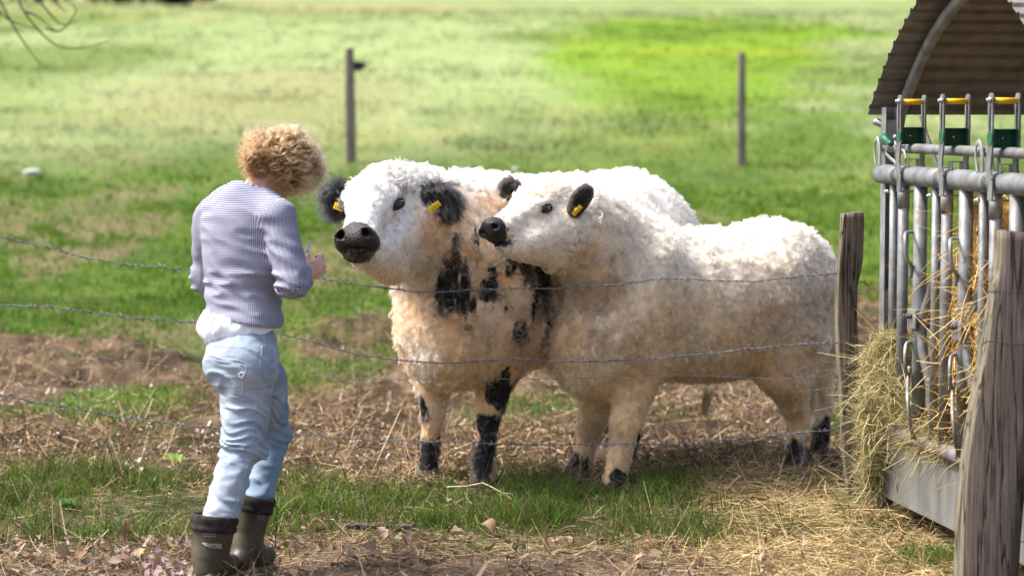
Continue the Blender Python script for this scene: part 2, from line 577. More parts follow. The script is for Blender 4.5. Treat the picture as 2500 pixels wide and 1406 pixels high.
def ground_color(X, Y):
    p = np.stack([X, Y, np.zeros_like(X)], -1)
    green = np.array([0.028, 0.055, 0.008]); green2 = np.array([0.07, 0.11, 0.014])
    soil = np.array([0.035, 0.025, 0.016]); soil2 = np.array([0.115, 0.080, 0.050])
    n1 = 0.5 + 0.5 * fbm(p * 0.8, 3, 3)
    C = lerp(green, green2, np.clip(n1, 0, 1)[:, None])
    bare = sstep(.35, .75, fbm(p * np.array([.8, .45, 1]), 87, 3) - .15 * (X + 1))[:, None] * sstep(14, 17, Y)[:, None]
    C = lerp(C, np.array([.13, .095, .06]), bare * .7)
    m = mud_mask(X, Y)[:, None]
    n2 = np.clip(0.5 + 0.6 * fbm(p * 4, 4, 3), 0, 1)[:, None]
    C = lerp(C, lerp(soil, soil2, n2), m)
    # bare litter path nearest to the camera
    path = (1 - sstep(9.0, 9.25, Y + 0.1 * fbm(p * 2, 41)))[:, None]
    C = lerp(C, lerp(np.array([0.06, 0.042, 0.03]), np.array([0.13, 0.095, 0.065]), n2), path)
    fr = (sstep(9.0, 9.3, Y) * (1 - sstep(10.2, 10.5, Y)))[:, None]
    C = lerp(C, lerp(np.array([0.025, 0.03, 0.010]), np.array([0.09, 0.075, 0.035]), n2), fr * 0.9)
    # the meadow that climbs behind: lush below the far fence, yellower and drier above it
    fpx, fpy = PX(np.stack([X, Y, hill(Y)], -1))
    far = sstep(22.0, 35.0, Y + 1.5 * fbm(p * 0.3, 55))[:, None]
    dry = np.array([0.140, 0.175, 0.055]); pale = np.array([0.180, 0.225, 0.095]); vivid = np.array([0.095, 0.170, 0.006]); mid = np.array([0.080, 0.140, 0.016])
    a = np.clip(0.5 + 0.7 * fbm(p * np.array([0.16, 0.09, 1]), 60, 3), 0, 1)[:, None]
    b = np.clip(0.5 + 0.9 * fbm(p * np.array([0.5, 0.2, 1]), 66, 3), 0, 1)[:, None]
    Cf = lerp(mid, dry, a)
    Cf = lerp(Cf, pale, np.clip(b * 1.6 - 0.5, 0, 1) * 0.8)
    e_ = np.clip(1.2 * fbm(p * np.array([1.1, 0.40, 1]), 68, 4), -1, 1)[:, None]
    Cf = Cf * (1 + .16 * e_) + np.array([.03, .0, .008]) * np.clip(e_, 0, 1)
    # one big sweep of brighter grass on the slope, with paler mown ground beside it
    def blob(cx, cy, rx, ry, soft=0.25, sd=0):
        q = np.sqrt(((X - cx) / rx) ** 2 + ((Y - cy) / ry) ** 2) + 0.12 * fbm(p * np.array([0.3, 0.12, 1]), 70 + sd, 2)
        return (1 - sstep(1 - soft, 1 + soft, q))[:, None]
    Cf = lerp(Cf, pale * 1.15, blob(-3.5, 56, 9.0, 20, 0.3, 2) * 0.9)
    Cf = lerp(Cf, pale, blob(11.5, 62, 5, 25, 0.3, 3) * 0.7)
    q = np.sqrt(((X / np.maximum(Y, 1) - .073) / .088) ** 2 + ((Y - 55) / 21.0) ** 2) + .34 * fbm(p * np.array([0.26, 0.09, 1]), 171, 3)
    vv = vivid * (1 + .30 * np.clip(fbm(p * np.array([0.45, 0.18, 1]), 172, 3), -1, 1))[:, None] + np.array([.03, .005, .0]) * np.clip(fbm(p * .25, 173, 2), 0, 1)[:, None]
    Cf = lerp(Cf, vv, (1 - sstep(.72, 1.15, q))[:, None] * .92)
    Cf = lerp(Cf, np.array([.07, .11, .012]), blob(-9.4, 50, 2.4, 8, .5, 6) * .7)
    Cf = lerp(Cf, pale * 0.95, sstep(74, 86, Y)[:, None] * 0.6)
    Cf = lerp(Cf, np.array([0.24, 0.20, 0.11]), (sstep(84, 90, Y) * (1 - sstep(104, 112, Y)))[:, None] * blob(-14, 92, 12, 14, .3, 7) * 0.8)
    C = lerp(C, Cf, far)
    C = lerp(C, np.array([0.20, 0.19, 0.09]), blob(-4.3, 40, 2.6, 7, 0.4, 4) * far * 0.6)
    return C

build_ground()
# ------------------------------------------------------------------ cattle
def V3(x, y, z): return np.array([x, y, z], float)

def frame_from(f, up=(0, 0, 1)):
    """axes (right, forward, up) with forward along f"""
    f = norm(f)
    r = norm(np.cross(f, np.asarray(up, float)))
    u = np.cross(r, f)
    return np.array([r, f, u])

def grow_fur(name, V, Q, N, weight, length_f, color_f, comb_f, guides, kids, rng, parent, curl=0.009, wave=0.035, rad=0.0006, K=8, lift=0.26, spread=0.0088, clump=0.90, hang=0.8):
    """locks of hair: guide strands that wave and curl, each with its children"""
    gp, gn = sample_surface(V, Q, N, guides, rng, weight)
    L = length_f(gp)
    comb = comb_f(gp)
    wob = (np.stack([vnoise(gp * 9, s) for s in (91, 92, 93)], 1) * 0.9 + rng.normal(0, 0.35, (guides, 3))) * lerp(.35, 1.15, sstep(.012, .035, L))[:, None]
    comb = comb + wob
    comb = norm(comb - gn * (comb * gn).sum(1, keepdims=True))
    side = np.cross(gn, comb)
    t = np.linspace(0, 1, K)[None, :, None]
    Lc = L[:, None, None]
    ph = rng.random(guides)[:, None, None] * 6.283
    om = (Lc / wave) * 6.283 * rng.uniform(0.6, 1.1, (guides, 1, 1))
    hand = np.where(rng.random((guides, 1, 1)) < 0.5, -1, 1)
    amp = curl * np.clip(Lc / .045, .2, 1.2) * np.sqrt(t) * rng.uniform(0.5, 1.3, (guides, 1, 1))
    out = lift * Lc * (1 - (1 - t) ** 2) * rng.uniform(0.5, 1.4, (guides, 1, 1))
    G = gp[:, None] + comb[:, None] * (Lc * hang * t) + gn[:, None] * out \
        + side[:, None] * amp * (np.sin(om * t + ph) - np.sin(ph)) + gn[:, None] * amp * hand * (np.cos(om * t + ph) - np.cos(ph)) * 0.7
    # children
    o1 = rng.normal(0, spread, (guides, kids, 1)); o2 = rng.normal(0, spread, (guides, kids, 1))
    off = comb[:, None] * o1 + side[:, None] * o2
    fl = (1 - clump * t[:, None, :, :] ** 0.8)            # (1,1,K,1)
    P = G[:, None] + off[:, :, None] * fl + rng.normal(0, 0.0011, (guides, kids, K, 3)) * np.linspace(0.2, 1, K)[None, None, :, None]
    ls = rng.uniform(0.7, 1.1, (guides, kids, 1, 1))
    P = P[:, :, :1] + (P - P[:, :, :1]) * ls
    P = P.reshape(guides * kids, K, 3)
    c = color_f(P[:, 0] + rng.normal(0, .012, (len(P), 3)))
    g = rng.uniform(0.62, 1.14, (guides, 1, 1)) * rng.uniform(0.88, 1.10, (guides, kids, 1))
    c = np.clip(c, 0, 1) ** .72 * np.where(c.mean(1, keepdims=True) < .1, .5, 1)
    c = np.clip(c * g.reshape(-1, 1), 0, 0.96)
    return hair_obj(name, P, rad * rng.uniform(0.7, 1.3, guides * kids), M_FUR, parent, c)

def blob_mask(p, blobs, seed, amp=0.45, freq=14, edge=1.0):
    m = np.zeros(len(p))
    nz = fbm(p * np.array([freq, freq, freq * 0.38]), seed, 3)
    for c, r in blobs:
        q = np.sqrt((((p - c) / np.asarray(r)) ** 2).sum(1))
        m = np.maximum(m, sstep(0.16, -0.12, q - edge + amp * nz))
    return m

M_EYE = noise_mat("eye_dark", (0.004, 0.003, 0.003), (0.03, 0.018, 0.012), scale=40, rough=0.04, spec=0.8, bump=0)
M_EYEW = noise_mat("eye_white", (0.34, 0.31, 0.33), (0.58, 0.54, 0.56), scale=60, rough=0.12, spec=0.6, bump=0)
M_LID = noise_mat("eyelid_skin", (0.006, 0.005, 0.006), (0.018, 0.014, 0.015), scale=60, rough=0.45, spec=0.5, bump=0.2)
M_NOSE = noise_mat("nose_leather", (0.006, 0.005, 0.006), (0.032, 0.022, 0.023), scale=16, rough=0.36, spec=0.38, bump=1.0, bscale=150, bdist=0.006, contrast=(.4, .62))
M_HOOF = noise_mat("hoof_horn", (0.025, 0.02, 0.018), (0.10, 0.08, 0.065), scale=25, rough=0.7, bump=0.4)
M_TAG = noise_mat("tag_plastic", (0.75, 0.48, 0.01), (0.85, 0.58, 0.02), scale=8, rough=0.4, spec=0.4, bump=0.05)
M_TONGUE = noise_mat("mouth_skin", (0.35, 0.16, 0.16), (0.5, 0.27, 0.26), scale=30, rough=0.35, spec=0.5, bump=0.2)
M_PRINT = noise_mat("tag_print", (0.02, 0.02, 0.02), (0.03, 0.03, 0.03), scale=5, rough=0.6, bump=0)

def uv_ball(c, r, A=None, seg=20, rings=12):
    A = np.eye(3) if A is None else A
    r = np.broadcast_to(np.asarray(r, float), (3,))
    V, F = [], []
    for i in range(rings + 1):
        th = math.pi * i / rings
        for k in range(seg):
            a = 2 * math.pi * k / seg
            q = np.array([math.sin(th) * math.cos(a), math.sin(th) * math.sin(a), math.cos(th)]) * r
            V.append(np.asarray(c) + q @ A)
    for i in range(rings):
        for k in range(seg):
            F.append((i * seg + k, (i + 1) * seg + k, (i + 1) * seg + (k + 1) % seg, i * seg + (k + 1) % seg))
    return V, F

def make_eye(parent, c, out, fwd, r, look):
    """c centre; out = direction out of the head; fwd = towards the muzzle; look = where the pupil points"""
    out = norm(out); fwd = norm(fwd - out * np.dot(fwd, out)); up = np.cross(out, fwd)
    if up[2] < 0: up = -up
    A = np.array([fwd, up, out])
    mb = MB(); mb.add(*uv_ball(c, r, A, 24, 14)); eye = mb.build("eye", M_EYEW, parent, True)
    lk = norm(look)
    A2 = frame_from(lk)
    mb = MB(); mb.add(*uv_ball(c + lk * r * 0.27, (r * 0.84, r * 0.78, r * 0.86), A2, 20, 12)); mb.build("iris", M_EYE, eye, True)
    # lids: an almond-shaped rim around the ball
    n = 36
    ring = []
    for k in range(n):
        a = 2 * math.pi * k / n
        x = math.cos(a) * 1.18 * r; y = math.sin(a) * (0.64 if math.sin(a) > 0 else 0.54) * r
        zz = math.sqrt(max((r * 1.22) ** 2 - x * x * .95 - y * y, 0.0)) * 0.78
        ring.append(c + fwd * x + up * y + out * zz)
    ring = ring + ring[:2]
    mb = MB(); mb.tube(ring, r * 0.22, 8, False); mb.build("eyelid", M_LID, eye, True)
    rng = np.random.default_rng(int(abs(c[0]) * 1000))
    n2 = 70; k = rng.uniform(.04, .46, n2) * 2 * math.pi
    x = np.cos(k)[:, None] * 1.2 * r; y = np.sin(k)[:, None] * .74 * r
    P0 = c + fwd * x + up * y + out * np.sqrt(np.maximum((r * 1.22) ** 2 - x * x * .95 - y * y, 0)) * .78
    t = np.linspace(0, 1, 6)[None, :, None]
    d = norm(out * .9 + fwd * (x / r) * .5 + rng.normal(0, .12, (n2, 3)))
    Pn = P0[:, None] + d[:, None] * t * (r * rng.uniform(.5, .9, (n2, 1, 1))) - V3(0, 0, 1) * np.sin(t * 2.2) * r * .35
    hair_obj("lashes", Pn, .0006, M_FUR, eye, np.tile(np.array([.10, .09, .09]), (n2, 1)))
    return eye

def cap_mesh(prims, vox, **kw):
    V, Q = surface(prims, vox, **kw)
    return relax(V, Q, 1), Q

def make_cow(label, prims, color_f, len_f, furmask_f, comb_f, base, vox=0.0085, guides=11000, kids=14, seed=1, curl=0.009, wave=0.035, nose_f=None):
    rng = np.random.default_rng(seed)
    root = empty("cow", base, label, "cow", "cattle behind the wire fence")
    V, Q = surface(prims, vox)
    V = relax(V, Q, 2)
    N = vnormals(V, Q)
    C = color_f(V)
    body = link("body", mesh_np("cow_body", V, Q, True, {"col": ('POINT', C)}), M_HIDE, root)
    w = furmask_f(V)
    body.data.materials.append(M_NOSE)
    mi = (w[Q].max(1) < .01) & nose_f(V[Q].mean(1))
    body.data.polygons.foreach_set("material_index", mi.astype(np.int32))
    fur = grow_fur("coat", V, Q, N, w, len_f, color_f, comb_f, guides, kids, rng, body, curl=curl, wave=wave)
    return root, body, (V, Q, N)

def make_ear(parent, base, tip, facing, color, width=0.055, lock=0.045, seed=1, tagside=None, colf=None, guides=420, tag_at=0.52, tag_out=0.045):
    """a leaf-shaped ear with long hair; facing = direction the opening looks"""
    rng = np.random.default_rng(seed)
    ax = norm(tip - base); L = np.linalg.norm(tip - base)
    fc = norm(facing - ax * np.dot(facing, ax)); sd = np.cross(ax, fc)
    A = np.array([sd, ax, fc])
    mid = base + ax * L * 0.52
    pr = [ell(mid, (width, L * 0.52, 0.017), A, 0.02), rc(base, base + ax * L * 0.3, 0.028, 0.026, 0.03),
          ell(mid + fc * 0.016, (width * 0.66, L * 0.40, 0.014), A, 0.01, 's')]
    V, Q = surface(pr, 0.0045)
    V = relax(V, Q, 1); N = vnormals(V, Q)
    cf = colf or (lambda p: np.tile(np.array(color), (len(p), 1)))
    ear = link("ear", mesh_np("ear_skin", V, Q, True, {"col": ('POINT', cf(V))}), M_HIDE, parent, origin=base)
    def comb(p):
        return np.tile(ax * 0.5 + np.array([0, 0, -0.95]), (len(p), 1)) + (p - mid) * 7
    grow_fur("ear_hair", V, Q, N, None, lambda p: np.full(len(p), lock) * (0.7 + 0.6 * sstep(0.3, 0.9, ((p - base) @ ax) / L)), cf, comb, guides, 12, rng, ear, curl=0.004, wave=0.06, rad=0.0005, spread=0.006, clump=0.6, lift=0.3)
    if tagside is not None:
        tx, ty, tz, tw, th, c = tagside
        mb = MB(); tA = np.array([tx, ty, tz])
        mb.box(c, tw, th, 0.0025, tA)
        mb.tube([c + tz * 0.004 + ty * th * 0.38, c - tz * 0.012 + ty * th * 0.38], 0.006, 10)
        tg = mb.build("ear_tag", M_TAG, ear, bevel=0.0008)
        mb = MB()
        for k in range(3):
            mb.box(c + tz * 0.0021 + tx * (k - 1) * tw * 0.26 - ty * th * 0.12, tw * 0.06, th * 0.34, 0.0006, tA)
            if k != 1:
                mb.box(c + tz * 0.0021 + tx * ((k - 1) * tw * 0.26 + tw * 0.07) - ty * th * 0.27, tw * 0.12, th * 0.06, 0.0006, tA)
        mb.build("tag_number", M_PRINT, tg)
    return ear

def whiskers(parent, c, r, A, n, seed, L=.03, zlo=-1.0, zhi=-.1):
    rng = np.random.default_rng(seed)
    d = norm(rng.normal(0, 1, (n * 8, 3))); d = d[(d[:, 2] < zhi) & (d[:, 2] > zlo) & (d[:, 1] > -.2)][:n]; n = len(d)
    p = c + (d * np.asarray(r)) @ A; o = norm(d @ A)
    t = np.linspace(0, 1, 6)[None, :, None]
    P = p[:, None] + (o + rng.normal(0, .35, (n, 3)))[:, None] * t * (L * rng.uniform(.5, 1.2, (n, 1, 1))) - V3(0, 0, 1) * t * t * L * .35
    hair_obj("whiskers", P, .00045, M_FUR, parent, np.tile(np.array([.22, .2, .18]), (n, 1)) * rng.uniform(.15, 1.2, (n, 1)))

def poll_curls(parent, c, A, r, n, color_f, seed, L):
    """loose ringlets over the top of the head"""
    rng = np.random.default_rng(seed)
    d = norm(rng.normal(0, 1, (n * 6, 3))); d = d[(d @ V3(0, 0, 1) > .1)][:n]; n = len(d)
    gp = c + (d * np.asarray(r) * .96) @ A
    gn = norm(d @ A)
    K = 24; t = np.linspace(0, 1, K)[None, :, None]
    fall = norm(V3(-.2, -.5, -.7)[None] + rng.normal(0, .6, (n, 3)))[:, None]
    Lk = rng.uniform(.6, 1.25, (n, 1, 1)) * L
    path = gp[:, None] + gn[:, None] * Lk * (.55 * t - .35 * t * t) + fall * Lk * t * t * .7
    D = norm(np.gradient(path, axis=1)); ref = norm(rng.normal(size=(n, 1, 3)))
    S1 = norm(np.cross(D, np.broadcast_to(ref, D.shape))); S2 = np.cross(D, S1)
    tn = rng.uniform(1.0, 2.2, (n, 1, 1)) * 6.283; ph = rng.random((n, 1, 1)) * 6.28
    rad = rng.uniform(.006, .012, (n, 1, 1)) * np.minimum(t * 2.5 + .2, 1)
    G = path + S1 * rad * np.cos(tn * t + ph) + S2 * rad * np.sin(tn * t + ph)
    kids = 12
    P = G[:, None] + rng.normal(0, .0017, (n, kids, 1, 3)) + rng.normal(0, .0003, (n, kids, K, 3))
    P = P.reshape(-1, K, 3)
    col = color_f(P[:, 0]) * np.repeat(rng.uniform(.75, 1.1, (n, 1)), kids, 0)
    hair_obj("poll_curls", P, .0006, M_FUR, parent, np.clip(col, 0, .95))

def make_hoof(parent, c, fwd):
    """two toes of dark horn"""
    fwd = norm(V3(fwd[0], fwd[1], 0)); sd = V3(fwd[1], -fwd[0], 0)
    pr = []
    for s in (-1, 1):
        a = c + sd * s * 0.024
        pr += [rc(V3(a[0], a[1], 0.055), V3(a[0], a[1], 0.012) + fwd * 0.035, 0.027, 0.024, 0.012)]
    V, Q = surface(pr, 0.006, clip=lambda p: -p[:, 2] - 0.004)
    return link("hoof", mesh_np("hoof_horn", V, Q), M_HOOF, parent)

# ---- the speckled cow that looks at the camera
def cow_speckled():
    a = norm(V3(.61, .79, 0)); nn = V3(.79, -.61, 0); z = V3(0, 0, 1)
    A = np.array([a, nn, z])
    P = W
    poll = P(947, 462, 10.02); fore = P(908, 492, 9.90); mid = P(893, 548, 9.78); muz = P(874, 588, 9.68)
    f = norm(muz - poll); H = frame_from(f)                     # right, forward, up
    hr = -H[0] if H[0][0] < 0 else H[0]
    HA = np.array([hr, f, np.cross(hr, f)])
    if HA[2][2] < 0: HA[2] = -HA[2]
    up = HA[2]
    prims = [
        ell(V3(.22, 10.92, .905), (.80, .33, .42), A, .1),
        ell(V3(-.10, 10.52, .89), (.36, .32, .43), A, .12),
        ell(V3(.52, 11.34, .985), (.36, .31, .355), A, .12),
        ell(V3(.70, 11.60, .99), (.13, .22, .22), A, .1),
        ell(V3(-.255, 10.33, .70), (.22, .25, .27), A, .12),
        rc(V3(-.24, 10.40, 1.02), P(1000, 545, 10.08), .29, .165, .12),
        rc(V3(-.05, 10.55, 1.12), P(985, 470, 10.12), .19, .11, .1),
        ell(poll, (.125, .10, .105), HA, .06),
        ell(fore, (.108, .11, .095), HA, .06),
        rc(fore, muz - f * 0.02, .083, .066, .05),
        ell(fore + hr * .088 + up * .030, (.034, .040, .018), HA, .03), ell(fore - hr * .088 + up * .030, (.034, .040, .018), HA, .03),
        rc(P(978, 558, 10.0), P(920, 608, 9.82), .088, .060, .06),   # near cheek and jaw
        rc(P(895, 560, 10.0), P(880, 610, 9.86), .095, .06, .06),
        rc(P(882, 618, 9.76), P(950, 640, 9.99), .05, .095, .05),
        ell(muz + V3(-.008, 0.005, -.003), (.082, .052, .058), HA, .03),
        ell(P(905, 590, 9.68), (.040, .04, .048), HA, .02), ell(P(838, 592, 9.70), (.034, .04, .045), HA, .02),
        ell(P(873, 622, 9.72), (.062, .05, .028), HA, .02),         # lower lip
    ]
    for s, (nx, ny) in ((-1, (833, 574)), (1, (893, 567))):          # nostrils
        nc = P(nx, ny, 9.635 if s > 0 else 9.655)
        prims.append(ell(nc + V3(0, .012, -.004), (.031, .024, .033), HA, .015))
        RA = np.array([norm(V3(1, 0, .35 * s)), V3(0, 1, 0), norm(V3(-.35 * s, 0, 1))])
        prims.append(ell(nc + V3(0, -.006, 0), (.0135, .036, .019), RA, .006, 's'))
        prims.append(rc(nc + V3(s * .008, -.012, -.006), nc + V3(s * .024, .004, -.016), .007, .004, .006, 's'))
    prims.append(ell(P(870, 608, 9.62) , (.085, .034, .0055), np.array([hr, norm(V3(f[0], f[1], 0)), z]), .008, 's'))
    for s in (-1, 1):
        e = fore + hr * s * .112 - up * 0.006 + f * .006
        prims.append(ell(e + hr * s * 0.004, (.018, .034, .024), HA, .012, 's'))
    legs = [
        (P(1228, 850, 10.46), P(1198, 985, 10.42), P(1186, 1085, 10.44), P(1178, 1165, 10.44), (.120, .058, .040, .050)),
        (P(1062, 900, 10.52), P(1057, 1012, 10.56), P(1051, 1090, 10.60), P(1043, 1150, 10.60), (.105, .050, .037, .046)),
    ]
    for t, k, c, h, r in legs:
        prims += [rc(t, k, r[0], r[1], .05), rc(k, c, r[1] * .97, r[2], .03), rc(c, h, r[2], r[3], .02)]
    hind = []
    for cx, cy in ((.43, 11.50), (.53, 11.18)):
        t = V3(cx + .10, cy - .02, .72); st = V3(cx + .02, cy - .10, .58); hk = V3(cx + .1, cy + .08, .40); ft = V3(cx + .03, cy, .12)
        prims += [rc(V3(cx + .1, cy - .02, .85), st, .19, .12, .08), rc(st, hk, .11, .052, .05), rc(hk, ft, .048, .036, .03), rc(ft, V3(cx, cy - .02, .05), .038, .046, .02)]
        hind.append(V3(cx, cy - .03, 0))
    white = np.array([.87, .83, .77]); tan = np.array([.74, .42, .15]); black = np.array([.018, .016, .018]); pink = np.array([.72, .60, .48])
    brng = np.random.default_rng(404)
    blobs = [(P(x, y, Y), (rx, .16, rz)) for x, y, Y, rx, rz in (
        (1086, 665, 10.1, .020, .13), (1112, 650, 10.12, .018, .10), (1135, 700, 10.15, .020, .11), (1074, 720, 10.1, .016, .07), (1098, 730, 10.1, .016, .05), (1112, 585, 10.12, .016, .035),
        (1190, 712, 10.2, .030, .055), (1200, 650, 10.25, .02, .04), (1247, 650, 10.25, .035, .05), (1282, 652, 10.28, .028, .06), (1318, 680, 10.32, .024, .10), (1332, 745, 10.35, .022, .14), (1306, 730, 10.32, .016, .09),
        (1265, 812, 10.30, .026, .055), (1225, 515, 10.4, .025, .05), (1205, 560, 10.35, .018, .05), (1262, 560, 10.4, .03, .07), (1235, 745, 10.25, .015, .035))]
    for _ in range(26):
        blobs.append((P(brng.uniform(1060, 1320), brng.uniform(540, 800), 10.2), (brng.uniform(.006, .014), .16, brng.uniform(.012, .04))))
    blobs += [
             (P(1235, 960, 10.35), (.05, .14, .11)), (P(1195, 960, 10.35), (.02, .14, .05)), (P(1205, 1035, 10.36), (.045, .1, .05)), (P(1170, 1040, 10.36), (.02, .1, .04)),
             (P(1180, 1120, 10.4), (.07, .13, .1)), (P(1200, 1075, 10.4), (.03, .1, .04)),
             (P(1042, 1120, 10.56), (.08, .14, .1)), (P(1036, 1010, 10.5), (.022, .14, .04)), (P(1030, 985, 10.5), (.02, .1, .03)),
             (V3(.43, 11.45, .1), (.12, .12, .2)), (V3(.53, 11.15, .1), (.12, .12, .2)), (V3(.05, 10.9, .75), (.12, .1, .2))]
    spk_c = P(1000, 440, 10.05)
    def muzd(p):
        q = p - muz
        loc = q @ HA.T
        return loc                                              # right, forward, up
    def is_muz(p):
        l = muzd(p)
        nz = 0.006 * fbm(p * 30, 3)
        upper = (l[:, 1] > -0.012 - 0.5 * np.maximum(l[:, 2] - 0.02, 0) + nz) & (np.abs(l[:, 0]) < .13) & (l[:, 2] > -.1)
        low = (l[:, 2] < -0.02) & (l[:, 1] > -0.03 + nz) & (l[:, 2] > -.085)
        return (upper | low)
    def color(p):
        dirt_bounce = np.clip(sstep(1.20, .60, p[:, 2]) * (1.0 + 0.6 * fbm(p * 5, 12)), 0, 1)  # tan low coat: real dirt, with warm bounce light put into the colour
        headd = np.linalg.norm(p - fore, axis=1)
        dirt_bounce = dirt_bounce * sstep(.16, .34, headd)
        dirt_bounce = np.maximum(dirt_bounce, 0.75 * sstep(.0, .08, -(p[:, 2] - (muz[2] - .09))) * (headd < .4))
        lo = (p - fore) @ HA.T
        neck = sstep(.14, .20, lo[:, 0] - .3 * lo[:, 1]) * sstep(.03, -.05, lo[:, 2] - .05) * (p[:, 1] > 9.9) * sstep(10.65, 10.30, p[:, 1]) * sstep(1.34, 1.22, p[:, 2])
        dirt_bounce = np.maximum(dirt_bounce, neck * np.clip(.75 + .6 * fbm(p * 8, 19), 0, 1))  # tan neck sets off the jaw, its shading edge put into the coat colour
        C = lerp(white, tan, (dirt_bounce * .82)[:, None])
        C = lerp(C, np.array([.56, .42, .28]), np.clip(0.55 * sstep(0.1, .8, fbm(p * 9, 77)) * sstep(.2, .35, headd), 0, 1)[:, None])
        # grey ticking on the forehead and the poll
        tk = sstep(0.15, 0.6, fbm(p * 38, 13)) * sstep(.15, .05, np.abs(np.linalg.norm(p - spk_c, axis=1) - .02) - .03)
        tk2 = sstep(0.45, 0.8, fbm(p * 50, 14)) * (headd < .17)
        C = lerp(C, black * 3, np.clip(.75 * tk + .5 * tk2, 0, 1)[:, None])
        m = blob_mask(p, blobs, 15, .6, 26, 1.0)
        C = lerp(C, black, m[:, None])
        C = np.where(is_muz(p)[:, None], black * 1.6, C)
        return C
    def flen(p):
        hd = np.linalg.norm(p - fore, axis=1)
        L = 0.054 * np.ones(len(p))
        L = np.where(hd < .34, lerp(0.010, 0.054, sstep(.19, .32, hd)), L)
        top = sstep(.02, .10, ((p - fore) @ up)) * (hd < .3)
        L = np.maximum(L, 0.042 * top)
        face = (((p - fore) @ f) > .03) & (hd < .4)
        L = np.where(face, np.minimum(L, 0.015), L)
        L = L * lerp(0.36, 1.0, sstep(.34, .62, p[:, 2]))
        return L
    def fmask(p):
        w = np.where(is_muz(p), 0.0, 1.0)
        for s in (-1, 1):
            e = fore + hr * s * .112 - up * 0.006 + f * .006
            w = np.where(np.linalg.norm((p - e) @ HA.T / np.array([.03, .040, .029]), axis=1) < 1, 0.0, w)
        hd = np.linalg.norm(p - fore, axis=1)
        return w * np.where(hd < .3, 2.0, 1.0)
    def comb(p):
        c = np.tile(V3(0.15, 0.1, -1), (len(p), 1))
        hd = np.linalg.norm(p - fore, axis=1)
        q = p - (poll + up * .03)
        head = (hd < .28)[:, None]
        c = np.where(head, norm(q) * 1.0 + f * .4, c)
        return c
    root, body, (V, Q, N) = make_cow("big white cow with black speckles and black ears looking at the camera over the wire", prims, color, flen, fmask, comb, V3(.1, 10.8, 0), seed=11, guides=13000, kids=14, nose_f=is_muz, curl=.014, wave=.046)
    poll_curls(body, poll, HA, (.118, .10, .105), 330, color, 4, .055)
    whiskers(body, muz, (.085, .055, .06), HA, 60, 3, .022)
    # eyes
    for s in (-1, 1):
        e = fore + hr * s * (.104 if s > 0 else .110) - up * 0.004 + f * .010
        outd = norm(hr * s * .75 + f * .52 + up * .25)
        make_eye(root, e, outd, V3(-s * 1.0, -.3, -.38), .0290, norm(outd + V3(.1 * s, -.45, 0)))
    # ears
    b = P(1034, 484, 10.0)
    tA = (norm(V3(.8, -.1, .55)), norm(V3(-.5, 0, .8)), norm(V3(.05, -1, .1)))
    make_ear(root, b, P(1104, 486, 9.97), V3(.15, -1, -.15), (.014, .013, .016), .062, .072, 5, (norm(V3(.75, 0, .6)), norm(V3(-.6, -.1, .75)), norm(V3(0, -1, 0)), .055, .024, P(1061, 505, 9.90)), guides=700)
    b = P(858, 490, 10.05)
    make_ear(root, b, P(808, 486, 10.06), V3(-.5, -1, -.1), (.014, .013, .016), .066, .074, 6, (norm(V3(.9, -.2, -.35)), norm(V3(.35, 0, .9)), norm(V3(-.2, -1, 0)), .042, .028, P(827, 505, 9.93)), guides=600)
    for c in (P(1175, 1186, 10.44), P(1041, 1168, 10.6)):
        make_hoof(root, V3(c[0], c[1] , 0), V3(-.3, -1, 0))
    for c in hind: make_hoof(root, c, V3(-.5, -.8, 0))
    # nose leather as a part of its own inside the coat's edge
    return root, dict(muz=muz, f=f, hr=hr, up=up)

